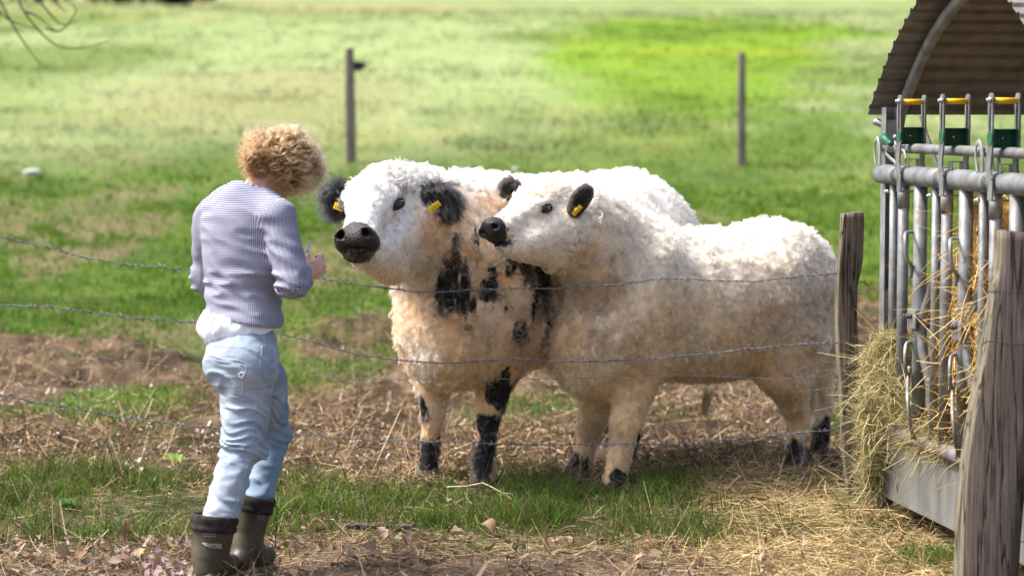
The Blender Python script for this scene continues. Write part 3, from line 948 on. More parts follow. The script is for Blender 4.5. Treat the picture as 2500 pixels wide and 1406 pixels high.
# ---- the younger cream animal in half profile
def cow_cream():
    a = norm(V3(.868, .497, 0)); nn = V3(.497, -.868, 0); z = V3(0, 0, 1)
    A = np.array([a, nn, z])
    P = W
    poll = P(1345, 487, 10.14); muz = P(1209, 570, 9.92)
    f = norm(muz - poll); fh = norm(V3(f[0], f[1], 0)); hr = V3(-fh[1], fh[0], 0)
    if hr[1] > 0: hr = -hr                                           # towards the near side
    up = np.cross(hr, f); up = up if up[2] > 0 else -up
    HA = np.array([hr, f, up])
    Lh = np.linalg.norm(muz - poll)
    fore = poll + f * Lh * .33 + up * .012
    prims = [
        ell(V3(.88, 10.68, .765), (.60, .265, .335), A, .1),
        ell(V3(.52, 10.50, .80), (.25, .275, .33), A, .10),
        rc(V3(.60, 10.34, 1.00), V3(.50, 10.30, .66), .10, .12, .08), ell(V3(1.22, 10.74, .92), (.17, .09, .17), A, .07), rc(V3(1.14, 10.66, .90), P(1915, 900, 10.74), .12, .10, .08),
        ell(V3(1.16, 10.88, .845), (.27, .245, .285), A, .1),
        ell(V3(1.30, 10.96, .82), (.13, .2, .23), A, .1),
        ell(V3(.36, 10.42, .62), (.2, .2, .25), A, .1),
        rc(V3(.46, 10.48, .93), P(1400, 555, 10.17), .225, .15, .1),
        rc(V3(.60, 10.55, 1.0), P(1400, 500, 10.2), .13, .09, .1),
        ell(poll, (.10, .085, .085), HA, .05),
        ell(fore, (.088, .09, .075), HA, .05),
        rc(fore, muz - f * .02, .066, .054, .04),
        ell(fore + hr * .066 + up * .026, (.026, .034, .014), HA, .025),
        rc(P(1350, 560, 10.07), P(1285, 590, 9.97), .088, .052, .05),
        rc(P(1340, 560, 10.2), P(1270, 590, 10.04), .08, .05, .05),
        rc(P(1241, 607, 9.95), P(1360, 600, 10.12), .036, .10, .05),
        ell(P(1209, 562, 9.92), (.060, .042, .056), HA, .02), ell(P(1197, 557, 9.90), (.046, .024, .042), HA, .02),
        rc(P(1218, 603, 9.92), P(1245, 606, 9.95), .018, .022, .02),
    ]
    for s in (-1, 1):
        nc = P(1209, 552, 9.875) if s > 0 else muz + hr * s * 0.036 + f * 0.035 + up * 0.016
        prims.append(ell(nc + V3(0, .010, 0), (.022, .018, .022), HA, .012))
        prims.append(ell(nc + V3(0, -.008, 0), (.014, .022, .011), np.eye(3), .006, 's'))
    prims.append(ell(P(1214, 598, 9.90), (.07, .044, .0038), np.array([hr, norm(f + V3(0, 0, .12)), norm(up + V3(0, 0, .3))]), .006, 's'))
    for s in (-1, 1):
        e = fore + hr * s * .085 + f * .002
        prims.append(ell(e + hr * s * .004, (.014, .022, .016), HA, .01, 's'))
    legs = [
        (P(1570, 850, 10.40), P(1528, 1030, 10.34), P(1512, 1115, 10.33), P(1502, 1175, 10.33), (.125, .064, .046, .052)),
        (P(1470, 920, 10.60), P(1440, 1045, 10.66), P(1426, 1110, 10.68), P(1412, 1148, 10.68), (.105, .053, .040, .046)),
    ]
    for t, k, c, h, r in legs:
        prims += [rc(t, k, r[0], r[1], .06), rc(k, c, r[1] * .95, r[2], .03), rc(c, h, r[2], r[3], .02)]
    for (st, hk, ft, h) in ((P(1915, 900, 10.74), P(1947, 1020, 10.90), P(1940, 1090, 10.86), P(1935, 1133, 10.84)),
                            (P(1975, 880, 11.10), P(2006, 985, 11.2), P(2004, 1060, 11.15), P(1998, 1115, 11.14))):
        prims += [rc(st + V3(.02, .0, .12), st, .165, .11, .08), rc(st, hk, .115, .050, .05), rc(hk, ft, .045, .036, .03), rc(ft, h, .036, .043, .02)]
    prims.append(rc(P(1922, 880, 10.86), P(1920, 912, 10.84), .045, .04, .03))
    sc_c = P(1921, 905, 10.82)
    cream = np.array([.88, .80, .68]); tan = np.array([.76, .45, .17]); black = np.array([.02, .017, .018]); brown = np.array([.30, .19, .11])
    blobs = [(P(1510, 1165, 10.3), (.04, .1, .03)), (P(1405, 1140, 10.65), (.06, .1, .06)), (P(1500, 1190, 10.3), (.02, .06, .02)),
             (P(1930, 1120, 10.83), (.05, .1, .09)), (P(1912, 1060, 10.83), (.02, .1, .06)), (V3(1.45, 11.14, .08), (.12, .12, .15))]
    dirt_b = [(P(1900, 770, 10.6), (.13, .3, .10)), (P(1980, 740, 10.7), (.1, .3, .16)), (P(1505, 1065, 10.3), (.05, .1, .04)), (P(1430, 1055, 10.6), (.05, .1, .04)),
              (P(1420, 620, 10.05), (.06, .2, .06)), (P(1520, 850, 10.2), (.12, .2, .12)), (P(1470, 720, 10.15), (.1, .2, .08))]
    def is_muz(p):
        l = (p - muz) @ HA.T
        nz = 0.004 * fbm(p * 40, 3)
        return (l[:, 1] > -0.012 - 0.35 * l[:, 2] + nz) & (np.abs(l[:, 0]) < .08) & (l[:, 2] > -.034)
    def is_lip(p):
        l = (p - muz) @ HA.T
        return (l[:, 2] <= -.034) & (l[:, 2] > -.060) & (l[:, 1] > -.028) & (np.abs(l[:, 0]) < .06)
    def color(p):
        dirt_bounce = np.clip(sstep(1.10, .50, p[:, 2]) * (.95 + .6 * fbm(p * 5, 32)), 0, 1)  # tan deepens downwards: coat dirt and painted warm bounce light together
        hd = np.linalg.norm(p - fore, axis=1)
        dirt_bounce = dirt_bounce * sstep(.12, .3, hd)
        C = lerp(cream, tan, (dirt_bounce * .72)[:, None])
        fold = np.clip(.38 * sstep(.1, .8, fbm(p * 9, 33)) * sstep(.15, .3, hd) * sstep(1.15, .95, p[:, 2]), 0, 1)
        C = lerp(C, np.array([.66, .46, .28]), fold[:, None])
        C = lerp(C, brown * 1.5, (.55 * blob_mask(p, dirt_b, 34, .7, 9))[:, None])
        # yellowish forehead
        C = lerp(C, np.array([.80, .57, .30]), np.clip(.7 * sstep(-.2, .6, fbm(p * 14, 35)) * sstep(.17, .06, hd), 0, 1)[:, None])
        C = lerp(C, np.array([.78, .55, .34]), np.clip(.5 * sstep(.12, .3, hd) * sstep(.62, .34, hd) * (.7 + .6 * fbm(p * 7, 39)), 0, 1)[:, None])
        C = lerp(C, black, blob_mask(p, blobs, 36, .5, 25)[:, None])
        C = lerp(C, np.array([.62, .33, .24]), sstep(.075, .05, np.linalg.norm(p - sc_c, axis=1))[:, None])
        C = np.where((is_muz(p) | is_lip(p))[:, None], black * 1.8, C)
        return C
    def flen(p):
        hd = np.linalg.norm(p - fore, axis=1)
        L = np.full(len(p), 0.050)
        L = np.where(hd < .30, lerp(0.009, 0.050, sstep(.16, .28, hd)), L)
        L = np.maximum(L, .034 * sstep(.01, .07, (p - poll) @ up) * (hd < .26))
        face = (((p - fore) @ f) > .03) & (hd < .34)
        L = np.where(face, np.minimum(L, .013), L)
        return L * lerp(.36, 1, sstep(.34, .62, p[:, 2]))
    def fmask(p):
        w = np.where(is_muz(p) | is_lip(p), 0.0, 1.0)
        for s in (-1, 1):
            w = np.where(np.linalg.norm((p - (fore + hr * s * .085)) @ HA.T / np.array([.03, .034, .024]), axis=1) < 1, 0, w)
        w = np.where(np.linalg.norm(p - sc_c, axis=1) < .06, 0, w)
        hd = np.linalg.norm(p - fore, axis=1)
        return w * np.where(hd < .25, 2.2, 1.0)
    def comb(p):
        c = np.tile(V3(0.2, 0.05, -1), (len(p), 1))
        hd = np.linalg.norm(p - fore, axis=1)
        back = -f + V3(0, 0, -.35)
        return np.where((hd < .26)[:, None], np.tile(back, (len(p), 1)) , c)
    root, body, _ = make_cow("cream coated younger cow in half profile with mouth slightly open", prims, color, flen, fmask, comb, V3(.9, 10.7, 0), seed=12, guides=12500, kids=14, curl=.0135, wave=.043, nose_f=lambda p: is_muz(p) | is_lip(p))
    poll_curls(body, poll, HA, (.096, .082, .086), 170, color, 9, .035)
    whiskers(body, P(1215, 585, 9.92), (.055, .045, .045), HA, 90, 8, .022)
    for s in (-1, 1):
        e = fore + hr * s * .077 + f * .002
        outd = norm(hr * s * .95 + f * .25 + up * .12)
        make_eye(root, e, outd, V3(-1, -.2 * s, -.22), .0240, norm(outd + f * .35 + V3(-.1, 0, 0)))
    dark = lambda p: np.clip(np.array([.035, .028, .026])[None] * (1 + .5 * fbm(p * 40, 5))[:, None], 0, 1)
    b = P(1403, 512, 10.02)
    make_ear(root, b, P(1434, 456, 9.98), V3(.15, -1, .05), (.02, .018, .018), .036, .014, 7, (norm(V3(.62, -.25, .7)), norm(V3(-.7, -.1, .65)), norm(V3(-.25, -1, .05)), .050, .018, P(1409, 514, 9.93)), colf=dark, guides=650)
    b = P(1262, 482, 10.27)
    make_ear(root, b, P(1232, 440, 10.28), V3(-.5, -1, .1), (.02, .018, .018), .042, .022, 8, colf=dark, guides=450)
    # tongue between the lips
    mb = MB(); mb.add(*uv_ball(P(1222, 599, 9.925), (.032, .022, .0065), np.array([f, hr, up]), 16, 8)); mb.build("tongue", M_TONGUE, root, True)
    for c in (P(1499, 1198, 10.33), P(1409, 1168, 10.68), P(1932, 1150, 10.84), P(1996, 1134, 11.14)):
        make_hoof(root, V3(c[0], c[1], 0), V3(-.75, -.6, 0))
    # tail and the tuft under the belly
    rng = np.random.default_rng(5)
    def tuft(name, a, b, n, spread, L, colr, rad=.0009):
        t = np.linspace(0, 1, 12)[None, :, None]
        st = a[None] + rng.normal(0, .012, (n, 3))
        en = b[None] + rng.normal(0, spread, (n, 3)) * V3(1, 1, .8)
        ph = rng.random((n, 1, 1)) * 6.3
        Pn = st[:, None] * (1 - t) + en[:, None] * t + np.concatenate([np.sin(t * 12 + ph), np.cos(t * 10 + ph), 0 * ph * t], 2) * .006 * t
        hair_obj(name, Pn, rad, M_FUR, body, np.array(colr)[None] * rng.uniform(.7, 1.2, (n, 1)))
    tp = smooth_path([V3(1.40, 11.0, .95), V3(1.40, 11.02, .80), P(1985, 850, 11.0), P(1982, 890, 10.98)], 6)
    mb = MB(); mb.tube(tp, np.linspace(.03, .014, len(tp)), 10)
    tl = mb.build("tail", M_HIDE, root, True)
    set_attr(tl.data, "col", 'POINT', np.tile(np.array([.5, .38, .25]), (len(tl.data.vertices), 1)))
    body_save = body
    tuft("tail_tuft", P(1983, 870, 10.98), P(1980, 1020, 10.95), 260, .022, .2, (.55, .38, .2))
    tuft("belly_tuft", P(1728, 960, 10.6), P(1722, 1010, 10.6), 120, .02, .1, (.35, .22, .11))
    tuft("belly_tuft", P(1715, 985, 10.6), P(1735, 1062, 10.6), 16, .012, .1, (.12, .07, .04))
    return root
cow_speckled()
cow_cream()
# ------------------------------------------------------------------ wood and wire
def wood_mat(name, c1, c2, c3):
    m, nt, b = new_mat(name)
    N, L = nt.nodes, nt.links
    tc = N.new("ShaderNodeTexCoord")
    mp = N.new("ShaderNodeMapping"); mp.inputs["Scale"].default_value = (1, 1, 0.035)
    L.new(tc.outputs["Object"], mp.inputs[0])
    n = N.new("ShaderNodeTexNoise"); n.inputs["Scale"].default_value = 110; n.inputs["Detail"].default_value = 8; n.inputs["Roughness"].default_value = 0.65
    L.new(mp.outputs[0], n.inputs["Vector"])
    cr = N.new("ShaderNodeValToRGB")
    cr.color_ramp.elements[0].position = 0.36; cr.color_ramp.elements[1].position = 0.66
    cr.color_ramp.elements[0].color = rgb(*c1); cr.color_ramp.elements[1].color = rgb(*c2)
    L.new(n.outputs[0], cr.inputs[0])
    n3 = N.new("ShaderNodeTexNoise"); n3.inputs["Scale"].default_value = 7; n3.inputs["Detail"].default_value = 4
    L.new(tc.outputs["Object"], n3.inputs["Vector"])
    mr = N.new("ShaderNodeMapRange"); mr.inputs["From Min"].default_value = 0.45; mr.inputs["From Max"].default_value = 0.7
    L.new(n3.outputs[0], mr.inputs[0])
    mx = N.new("ShaderNodeMix"); mx.data_type = 'RGBA'
    L.new(mr.outputs[0], mx.inputs[0]); L.new(cr.outputs[0], mx.inputs[6]); mx.inputs[7].default_value = rgb(*c3)
    # long drying cracks
    mp2 = N.new("ShaderNodeMapping"); mp2.inputs["Scale"].default_value = (1, 1, 0.05); mp2.inputs["Rotation"].default_value = (0, .03, 0)
    L.new(tc.outputs["Object"], mp2.inputs[0])
    vo = N.new("ShaderNodeTexNoise"); vo.inputs["Scale"].default_value = 30; vo.inputs["Detail"].default_value = 3
    L.new(mp2.outputs[0], vo.inputs["Vector"])
    ck = N.new("ShaderNodeValToRGB"); e = ck.color_ramp.elements
    e[0].position = .470; e[0].color = (1, 1, 1, 1); e[1].position = .530; e[1].color = (1, 1, 1, 1)
    k_ = ck.color_ramp.elements.new(.5); k_.color = (.12, .12, .12, 1)
    L.new(vo.outputs[0], ck.inputs[0])
    mm = N.new("ShaderNodeMix"); mm.data_type = 'RGBA'; mm.blend_type = 'MULTIPLY'; mm.inputs[0].default_value = .8
    L.new(mx.outputs[2], mm.inputs[6]); L.new(ck.outputs[0], mm.inputs[7])
    L.new(mm.outputs[2], b.inputs["Base Color"])
    b.inputs["Roughness"].default_value = 0.85; b.inputs["Specular IOR Level"].default_value = 0.15
    b2 = N.new("ShaderNodeBump"); b2.inputs["Strength"].default_value = 1.0; b2.inputs["Distance"].default_value = 0.008
    L.new(ck.outputs[0], b2.inputs["Height"])
    bu = N.new("ShaderNodeBump"); bu.inputs["Strength"].default_value = 0.9; bu.inputs["Distance"].default_value = 0.006
    L.new(n.outputs[0], bu.inputs["Height"]); L.new(b2.outputs[0], bu.inputs["Normal"]); L.new(bu.outputs[0], b.inputs["Normal"])
    return m
M_WOOD = wood_mat("weathered_oak", (.07, .055, .048), (.27, .22, .185), (.20, .155, .115))
M_WOOD2 = wood_mat("grey_oak", (.042, .034, .031), (.155, .128, .115), (.10, .08, .068))
M_WOODL = wood_mat("lightened_oak", (.16, .125, .11), (.42, .35, .30), (.30, .24, .19))  # weathered oak, brightening against the far posts' shade put into its colour
M_SUNLIT = wood_mat("sunlit_oak", (.11, .098, .072), (.25, .225, .165), (.17, .15, .11))  # paler oak for the posts' left faces, sunlight put into the colour
M_WIRE = noise_mat("galvanised_wire", (.10, .11, .125), (.26, .28, .31), scale=60, rough=0.5, metal=0.6, bump=0.2)
M_WIRE2 = noise_mat("dark_wire", (.03, .032, .04), (.08, .085, .10), scale=60, rough=0.6, metal=0.4, bump=0.1)

def ray_z(px, py, Y): return W(px, py, Y)

def split_post(name, rows, Y, depth, mat, parent, seed=0, skew=0.25, face_mat=None, top_tilt=0.02):
    """rows of (py, left px, right px); a cleft post whose cross-section is an uneven rounded block"""
    rows = np.array(rows, float)
    py = np.linspace(rows[0, 0], rows[-1, 0], 56)
    lx = np.interp(py, rows[:, 0], rows[:, 1]); rx = np.interp(py, rows[:, 0], rows[:, 2])
    n = 28
    V = []
    for i, y in enumerate(py):
        a = W(lx[i], y, Y); b = W(rx[i], y, Y)
        c = (a + b) / 2; hw = (b[0] - a[0]) / 2
        for k in range(n):
            th = 2 * math.pi * k / n
            cx = math.copysign(abs(math.cos(th)) ** 0.42, math.cos(th)); cy = math.copysign(abs(math.sin(th)) ** 0.42, math.sin(th))
            q = np.array([c[0] + cx * hw * (1 - 0.1 * abs(cy)) , Y + cy * depth / 2 + cx * skew * hw, c[2]])
            V.append(q)
    V = np.array(V)
    ang = np.tile(np.arange(n), len(py))
    g = vnoise(np.stack([ang * 0.8, V[:, 2] * 2.0, V[:, 2] * 0], 1), seed) * 0.004 + vnoise(np.stack([ang * 2.3, V[:, 2] * 1.2, V[:, 2] * 0], 1), seed + 3) * 0.0035
    cen = V.reshape(len(py), n, 3).mean(1).repeat(n, 0)
    d = V - cen; d[:, 2] = 0
    V = V + norm(d) * g[:, None]
    V[:n, 2] += top_tilt * (V[:n, 0] - V[:n, 0].mean()) / 0.05 * 0.3 + vnoise(V[:n] * 60, 3) * .002
    F = []
    R = len(py)
    for i in range(R - 1):
        for k in range(n):
            F.append((i * n + k, (i + 1) * n + k, (i + 1) * n + (k + 1) % n, i * n + (k + 1) % n))
    cap = len(V); V = np.vstack([V, V[:n].mean(0)])
    F += [(cap, k, (k + 1) % n) for k in range(n)]
    me = mesh_lists(name, V, F, True)
    o = link(name, me, mat, parent)
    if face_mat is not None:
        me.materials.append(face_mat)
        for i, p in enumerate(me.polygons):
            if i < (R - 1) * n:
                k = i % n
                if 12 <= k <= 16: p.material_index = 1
    try: me.shade_smooth_by_angle(angle=math.radians(38))
    except Exception: pass
    return o

FENCE_Y = 10.06
def build_fence():
    root = empty("barbed_wire_fence", V3(1.41, FENCE_Y, 0), "barbed wire fence with sagging grey strands running from the split oak post across the cows", "fence")
    rows = [(519, 2051, 2110), (560, 2049, 2110), (640, 2041, 2107), (700, 2038, 2094), (770, 2037, 2093), (850, 2040, 2097),
            (930, 2046, 2100), (1000, 2049, 2102), (1100, 2053, 2106), (1180, 2062, 2110), (1260, 2070, 2112)]
    split_post("fence_post", rows, FENCE_Y, .085, M_WOOD, root, 2, face_mat=M_SUNLIT)
    # the post that carries the left end stands outside the picture
    rows = [(500, -440, -370), (900, -442, -366), (1290, -440, -362)]
    split_post("fence_post", rows, FENCE_Y - .15, .08, M_WOOD, root, 7)
    def wire_pts(keys):
        k = np.array(keys, float)
        pts = [W(x, y, FENCE_Y - .07 + .0 * x) for x, y in k]
        return smooth_path(pts, 14)
    bm_me = None
    keysets = [
        [(-400, 500), (0, 577), (240, 634), (430, 655), (600, 658), (760, 676), (900, 698), (1040, 712), (1190, 707), (1330, 705), (1480, 698), (1620, 681), (1760, 685), (1830, 687), (1920, 677), (2040, 668)],
        [(-400, 722), (0, 745), (160, 753), (330, 775), (480, 788), (690, 818), (860, 862), (1000, 882), (1100, 886), (1250, 878), (1390, 883), (1540, 877), (1700, 866), (1900, 844), (2040, 838)],
        [(-400, 880), (0, 964), (150, 990), (300, 1018), (520, 1044), (720, 1060), (900, 1072), (1090, 1078), (1300, 1084), (1600, 1084), (1760, 1075), (1920, 1058), (2042, 1048)],
    ]
    # shared barb: two short wires wound round the strand, four points
    mb = MB()
    for s in (-1, 1):
        loop = [V3(s * .004 + .0035 * math.cos(a) * 0, .0042 * math.cos(a), .0042 * math.sin(a)) + V3(s * .0015 * a / 2, 0, 0) for a in np.linspace(0, 9, 12)]
        mb.tube([loop[0] * 3.6] + loop + [loop[-1] * 3.6 * V3(.5, 1, 1)], .00125, 5)
    barb = mesh_lists("barb_mesh", mb.V, mb.F, True); barb.materials.append(M_WIRE)
    rng = np.random.default_rng(3)
    for ki, keys in enumerate(keysets):
        pts = wire_pts(keys)
        seg = np.linalg.norm(np.diff(pts, axis=0), axis=1); s = np.concatenate([[0], np.cumsum(seg)])
        ss = np.arange(0, s[-1], .012)
        c = np.stack([np.interp(ss, s, pts[:, i]) for i in range(3)], 1)
        c[:, 2] += .0025 * vnoise(np.stack([ss * 9, ss * 0, ss * 0 + ki], 1), 3) + .002 * vnoise(np.stack([ss * 25, ss * 0, ss * 0 + ki], 1), 4)
        T = norm(np.gradient(c, axis=0)); up = V3(0, 0, 1); sd = norm(np.cross(T, up)); u2 = np.cross(sd, T)
        mb = MB()
        for h in (0, math.pi):
            a = ss / .055 * 2 * math.pi + h
            q = c + (sd * np.cos(a)[:, None] + u2 * np.sin(a)[:, None]) * .0019
            mb.tube(q, .0016, 5)
        w = mb.build("barbed_wire", M_WIRE, root, True, origin=c[0])
        off = world_loc(w)
        sb = .035
        while sb < ss[-1]:
            i = int(sb / .012)
            o = bpy.data.objects.new("barb", barb)
            COL.objects.link(o); o.parent = w
            o.location = Vector(tuple(c[i] - off))
            o.rotation_euler = (rng.uniform(0, 6.28), -math.asin(max(-1, min(1, T[i][2]))), math.atan2(T[i][1], T[i][0]))
            sb += rng.uniform(.068, .088)
    # thin smooth strand
    pts = smooth_path([W(x, y, FENCE_Y - .06) for x, y in [(-400, 760), (0, 832), (300, 880), (500, 902), (700, 913), (950, 925), (1200, 925), (1380, 924), (1520, 918), (1640, 915), (1800, 920), (1900, 925), (1980, 919), (2040, 922)]], 14)
    MB().tube(pts, .0013, 5).build("plain_wire", M_WIRE, root, True)
    # twists and loose ends at the post
    mb = MB()
    for y in (668, 838, 922, 1048):
        a = W(2036, y, FENCE_Y - .085); 
        ring = [a, W(2046, y - 1, FENCE_Y - .075)]
        mb.tube(ring, .0022, 5)
    tail = smooth_path([W(2100, 688, FENCE_Y), W(2108, 689, FENCE_Y - .02), W(2116, 693, FENCE_Y - .01), W(2121, 700, FENCE_Y - .01)], 5)
    mb.tube(tail, .002, 5); mb.tube([W(2110, 684, FENCE_Y - .02), W(2114, 699, FENCE_Y - .02)], .0013, 5)
    mb.tube([W(2095, 835, FENCE_Y - .03), W(2084, 838, FENCE_Y - .05), W(2080, 846, FENCE_Y - .05)], .0013, 5)
    mb.build("wire_tie", M_WIRE2, root, True)

    # the big post in the right foreground
    NY = 7.98
    r2 = empty("fence_post", V3(1.62, NY, 0), "thick dark split oak post with pale left edge in the right foreground before the feeder", "fence post")
    rows = [(568, 2431, 2556), (640, 2430, 2557), (700, 2418, 2553), (760, 2409, 2550), (830, 2399, 2545), (900, 2386, 2536), (980, 2371, 2526),
            (1060, 2357, 2515), (1140, 2347, 2504), (1220, 2340, 2494), (1300, 2335, 2487), (1400, 2331, 2481), (1500, 2330, 2480)]
    split_post("post_body", rows, NY, .16, M_WOOD2, r2, 12, skew=-.2, face_mat=M_SUNLIT, top_tilt=-.02)
    for (pts, r) in (([(2398, 838), (2406, 834), (2430, 834), (2470, 840), (2556, 838)], .0022), ([(2412, 713), (2430, 712), (2470, 713), (2558, 716)], .0018), ([(2476, 1318), (2490, 1322), (2560, 1316)], .0018)):
        p = [W(x, y, NY - .088) for x, y in pts]
        p = [W(pts[0][0] + 1, pts[0][1] + 2, NY - .04)] + p
        mb = MB().tube(smooth_path(p, 5), r, 6)
        if r > .002:
            k = W(2400, 839, NY - .09); mb.tube([k + V3(-.006, -.004, -.006), k + V3(.006, -.004, .006)], .003, 6)
        mb.build("wire", M_WIRE2, r2, True)

build_fence()

# ------------------------------------------------------------------ the feeder
FU = norm(V3(.167, -.986, 0)); FV = norm(V3(.986, .167, 0)); FA = V3(1.50, 9.70, 0)
def FP(t, s, z): return FA + FU * t + FV * s + V3(0, 0, z)
def FT(px, py, s=0.0):
    """point on the feeder's side plane (offset s) seen at that pixel"""
    r = W(px, py, 1.0) - V3(0, 0, CAM_H)
    n = FV; p0 = FA + FV * s
    k = (np.dot(p0, n) - np.dot(V3(0, 0, CAM_H), n)) / np.dot(r, n)
    return V3(0, 0, CAM_H) + r * k
def add_grime(m):
    nt = m.node_tree; N, L = nt.nodes, nt.links; b = N["Principled BSDF"]
    src = b.inputs["Base Color"].links[0].from_socket
    tc = N.new("ShaderNodeTexCoord")
    n = N.new("ShaderNodeTexNoise"); n.inputs["Scale"].default_value = 9; n.inputs["Detail"].default_value = 7; n.inputs["Roughness"].default_value = .7
    L.new(tc.outputs["Object"], n.inputs["Vector"])
    sp = N.new("ShaderNodeSeparateXYZ"); L.new(tc.outputs["Object"], sp.inputs[0])
    hz = N.new("ShaderNodeMapRange"); hz.inputs["From Min"].default_value = .9; hz.inputs["From Max"].default_value = .3; hz.inputs["To Min"].default_value = 0; hz.inputs["To Max"].default_value = .16
    L.new(sp.outputs[2], hz.inputs[0])
    ad = N.new("ShaderNodeMath"); ad.operation = 'ADD'; L.new(n.outputs[0], ad.inputs[0]); L.new(hz.outputs[0], ad.inputs[1])
    mr = N.new("ShaderNodeMapRange"); mr.inputs["From Min"].default_value = .54; mr.inputs["From Max"].default_value = .74; mr.inputs["To Max"].default_value = .8
    L.new(ad.outputs[0], mr.inputs[0])
    mx = N.new("ShaderNodeMix"); mx.data_type = 'RGBA'; L.new(mr.outputs[0], mx.inputs[0]); L.new(src, mx.inputs[6]); mx.inputs[7].default_value = rgb(.16, .12, .085)
    L.new(mx.outputs[2], b.inputs["Base Color"])
    r = N.new("ShaderNodeMapRange"); r.inputs["To Min"].default_value = b.inputs["Roughness"].default_value; r.inputs["To Max"].default_value = .9
    L.new(mr.outputs[0], r.inputs[0]); L.new(r.outputs[0], b.inputs["Roughness"])
    return m
def galv(name, dark, light, rough=.42, metal=.75):
    m = add_grime( noise_mat(name, dark, light, scale=16, detail=9, rough=rough, metal=metal, bump=.2, bscale=60, contrast=(.3, .7), bdist=.003))
    return m
M_GALV = galv("galvanised_tube", (.11, .118, .127), (.25, .262, .275), .58, .5)
M_GALV2 = galv("dull_galvanised_plate", (.16, .17, .18), (.32, .34, .35), .5, .55)
M_ROOF = galv("corrugated_steel", (.15, .14, .13), (.24, .225, .21), .6, .3)
M_ROOFTOP = M_ROOF
M_GREENP = noise_mat("green_plastic", (.0, .05, .025), (.0, .085, .042), scale=10, rough=.35, spec=.5, bump=.1)
M_YELP = noise_mat("yellow_plastic", (.62, .38, .01), (.72, .46, .015), scale=10, rough=.4, spec=.4, bump=.05)
M_BOLT = noise_mat("bolt_steel", (.45, .46, .48), (.7, .7, .72), scale=50, rough=.25, metal=.9, bump=.1)
M_RUSTW = noise_mat("rusty_steel", (.16, .08, .045), (.30, .22, .17), scale=25, rough=.8, bump=.4)
M_PANEL = noise_mat("feeder_panel_steel", (.12, .125, .12), (.23, .235, .23), scale=9, detail=9, rough=.5, metal=.35, bump=.25, bscale=30, stretch=(1, 1, .35), bdist=.004)

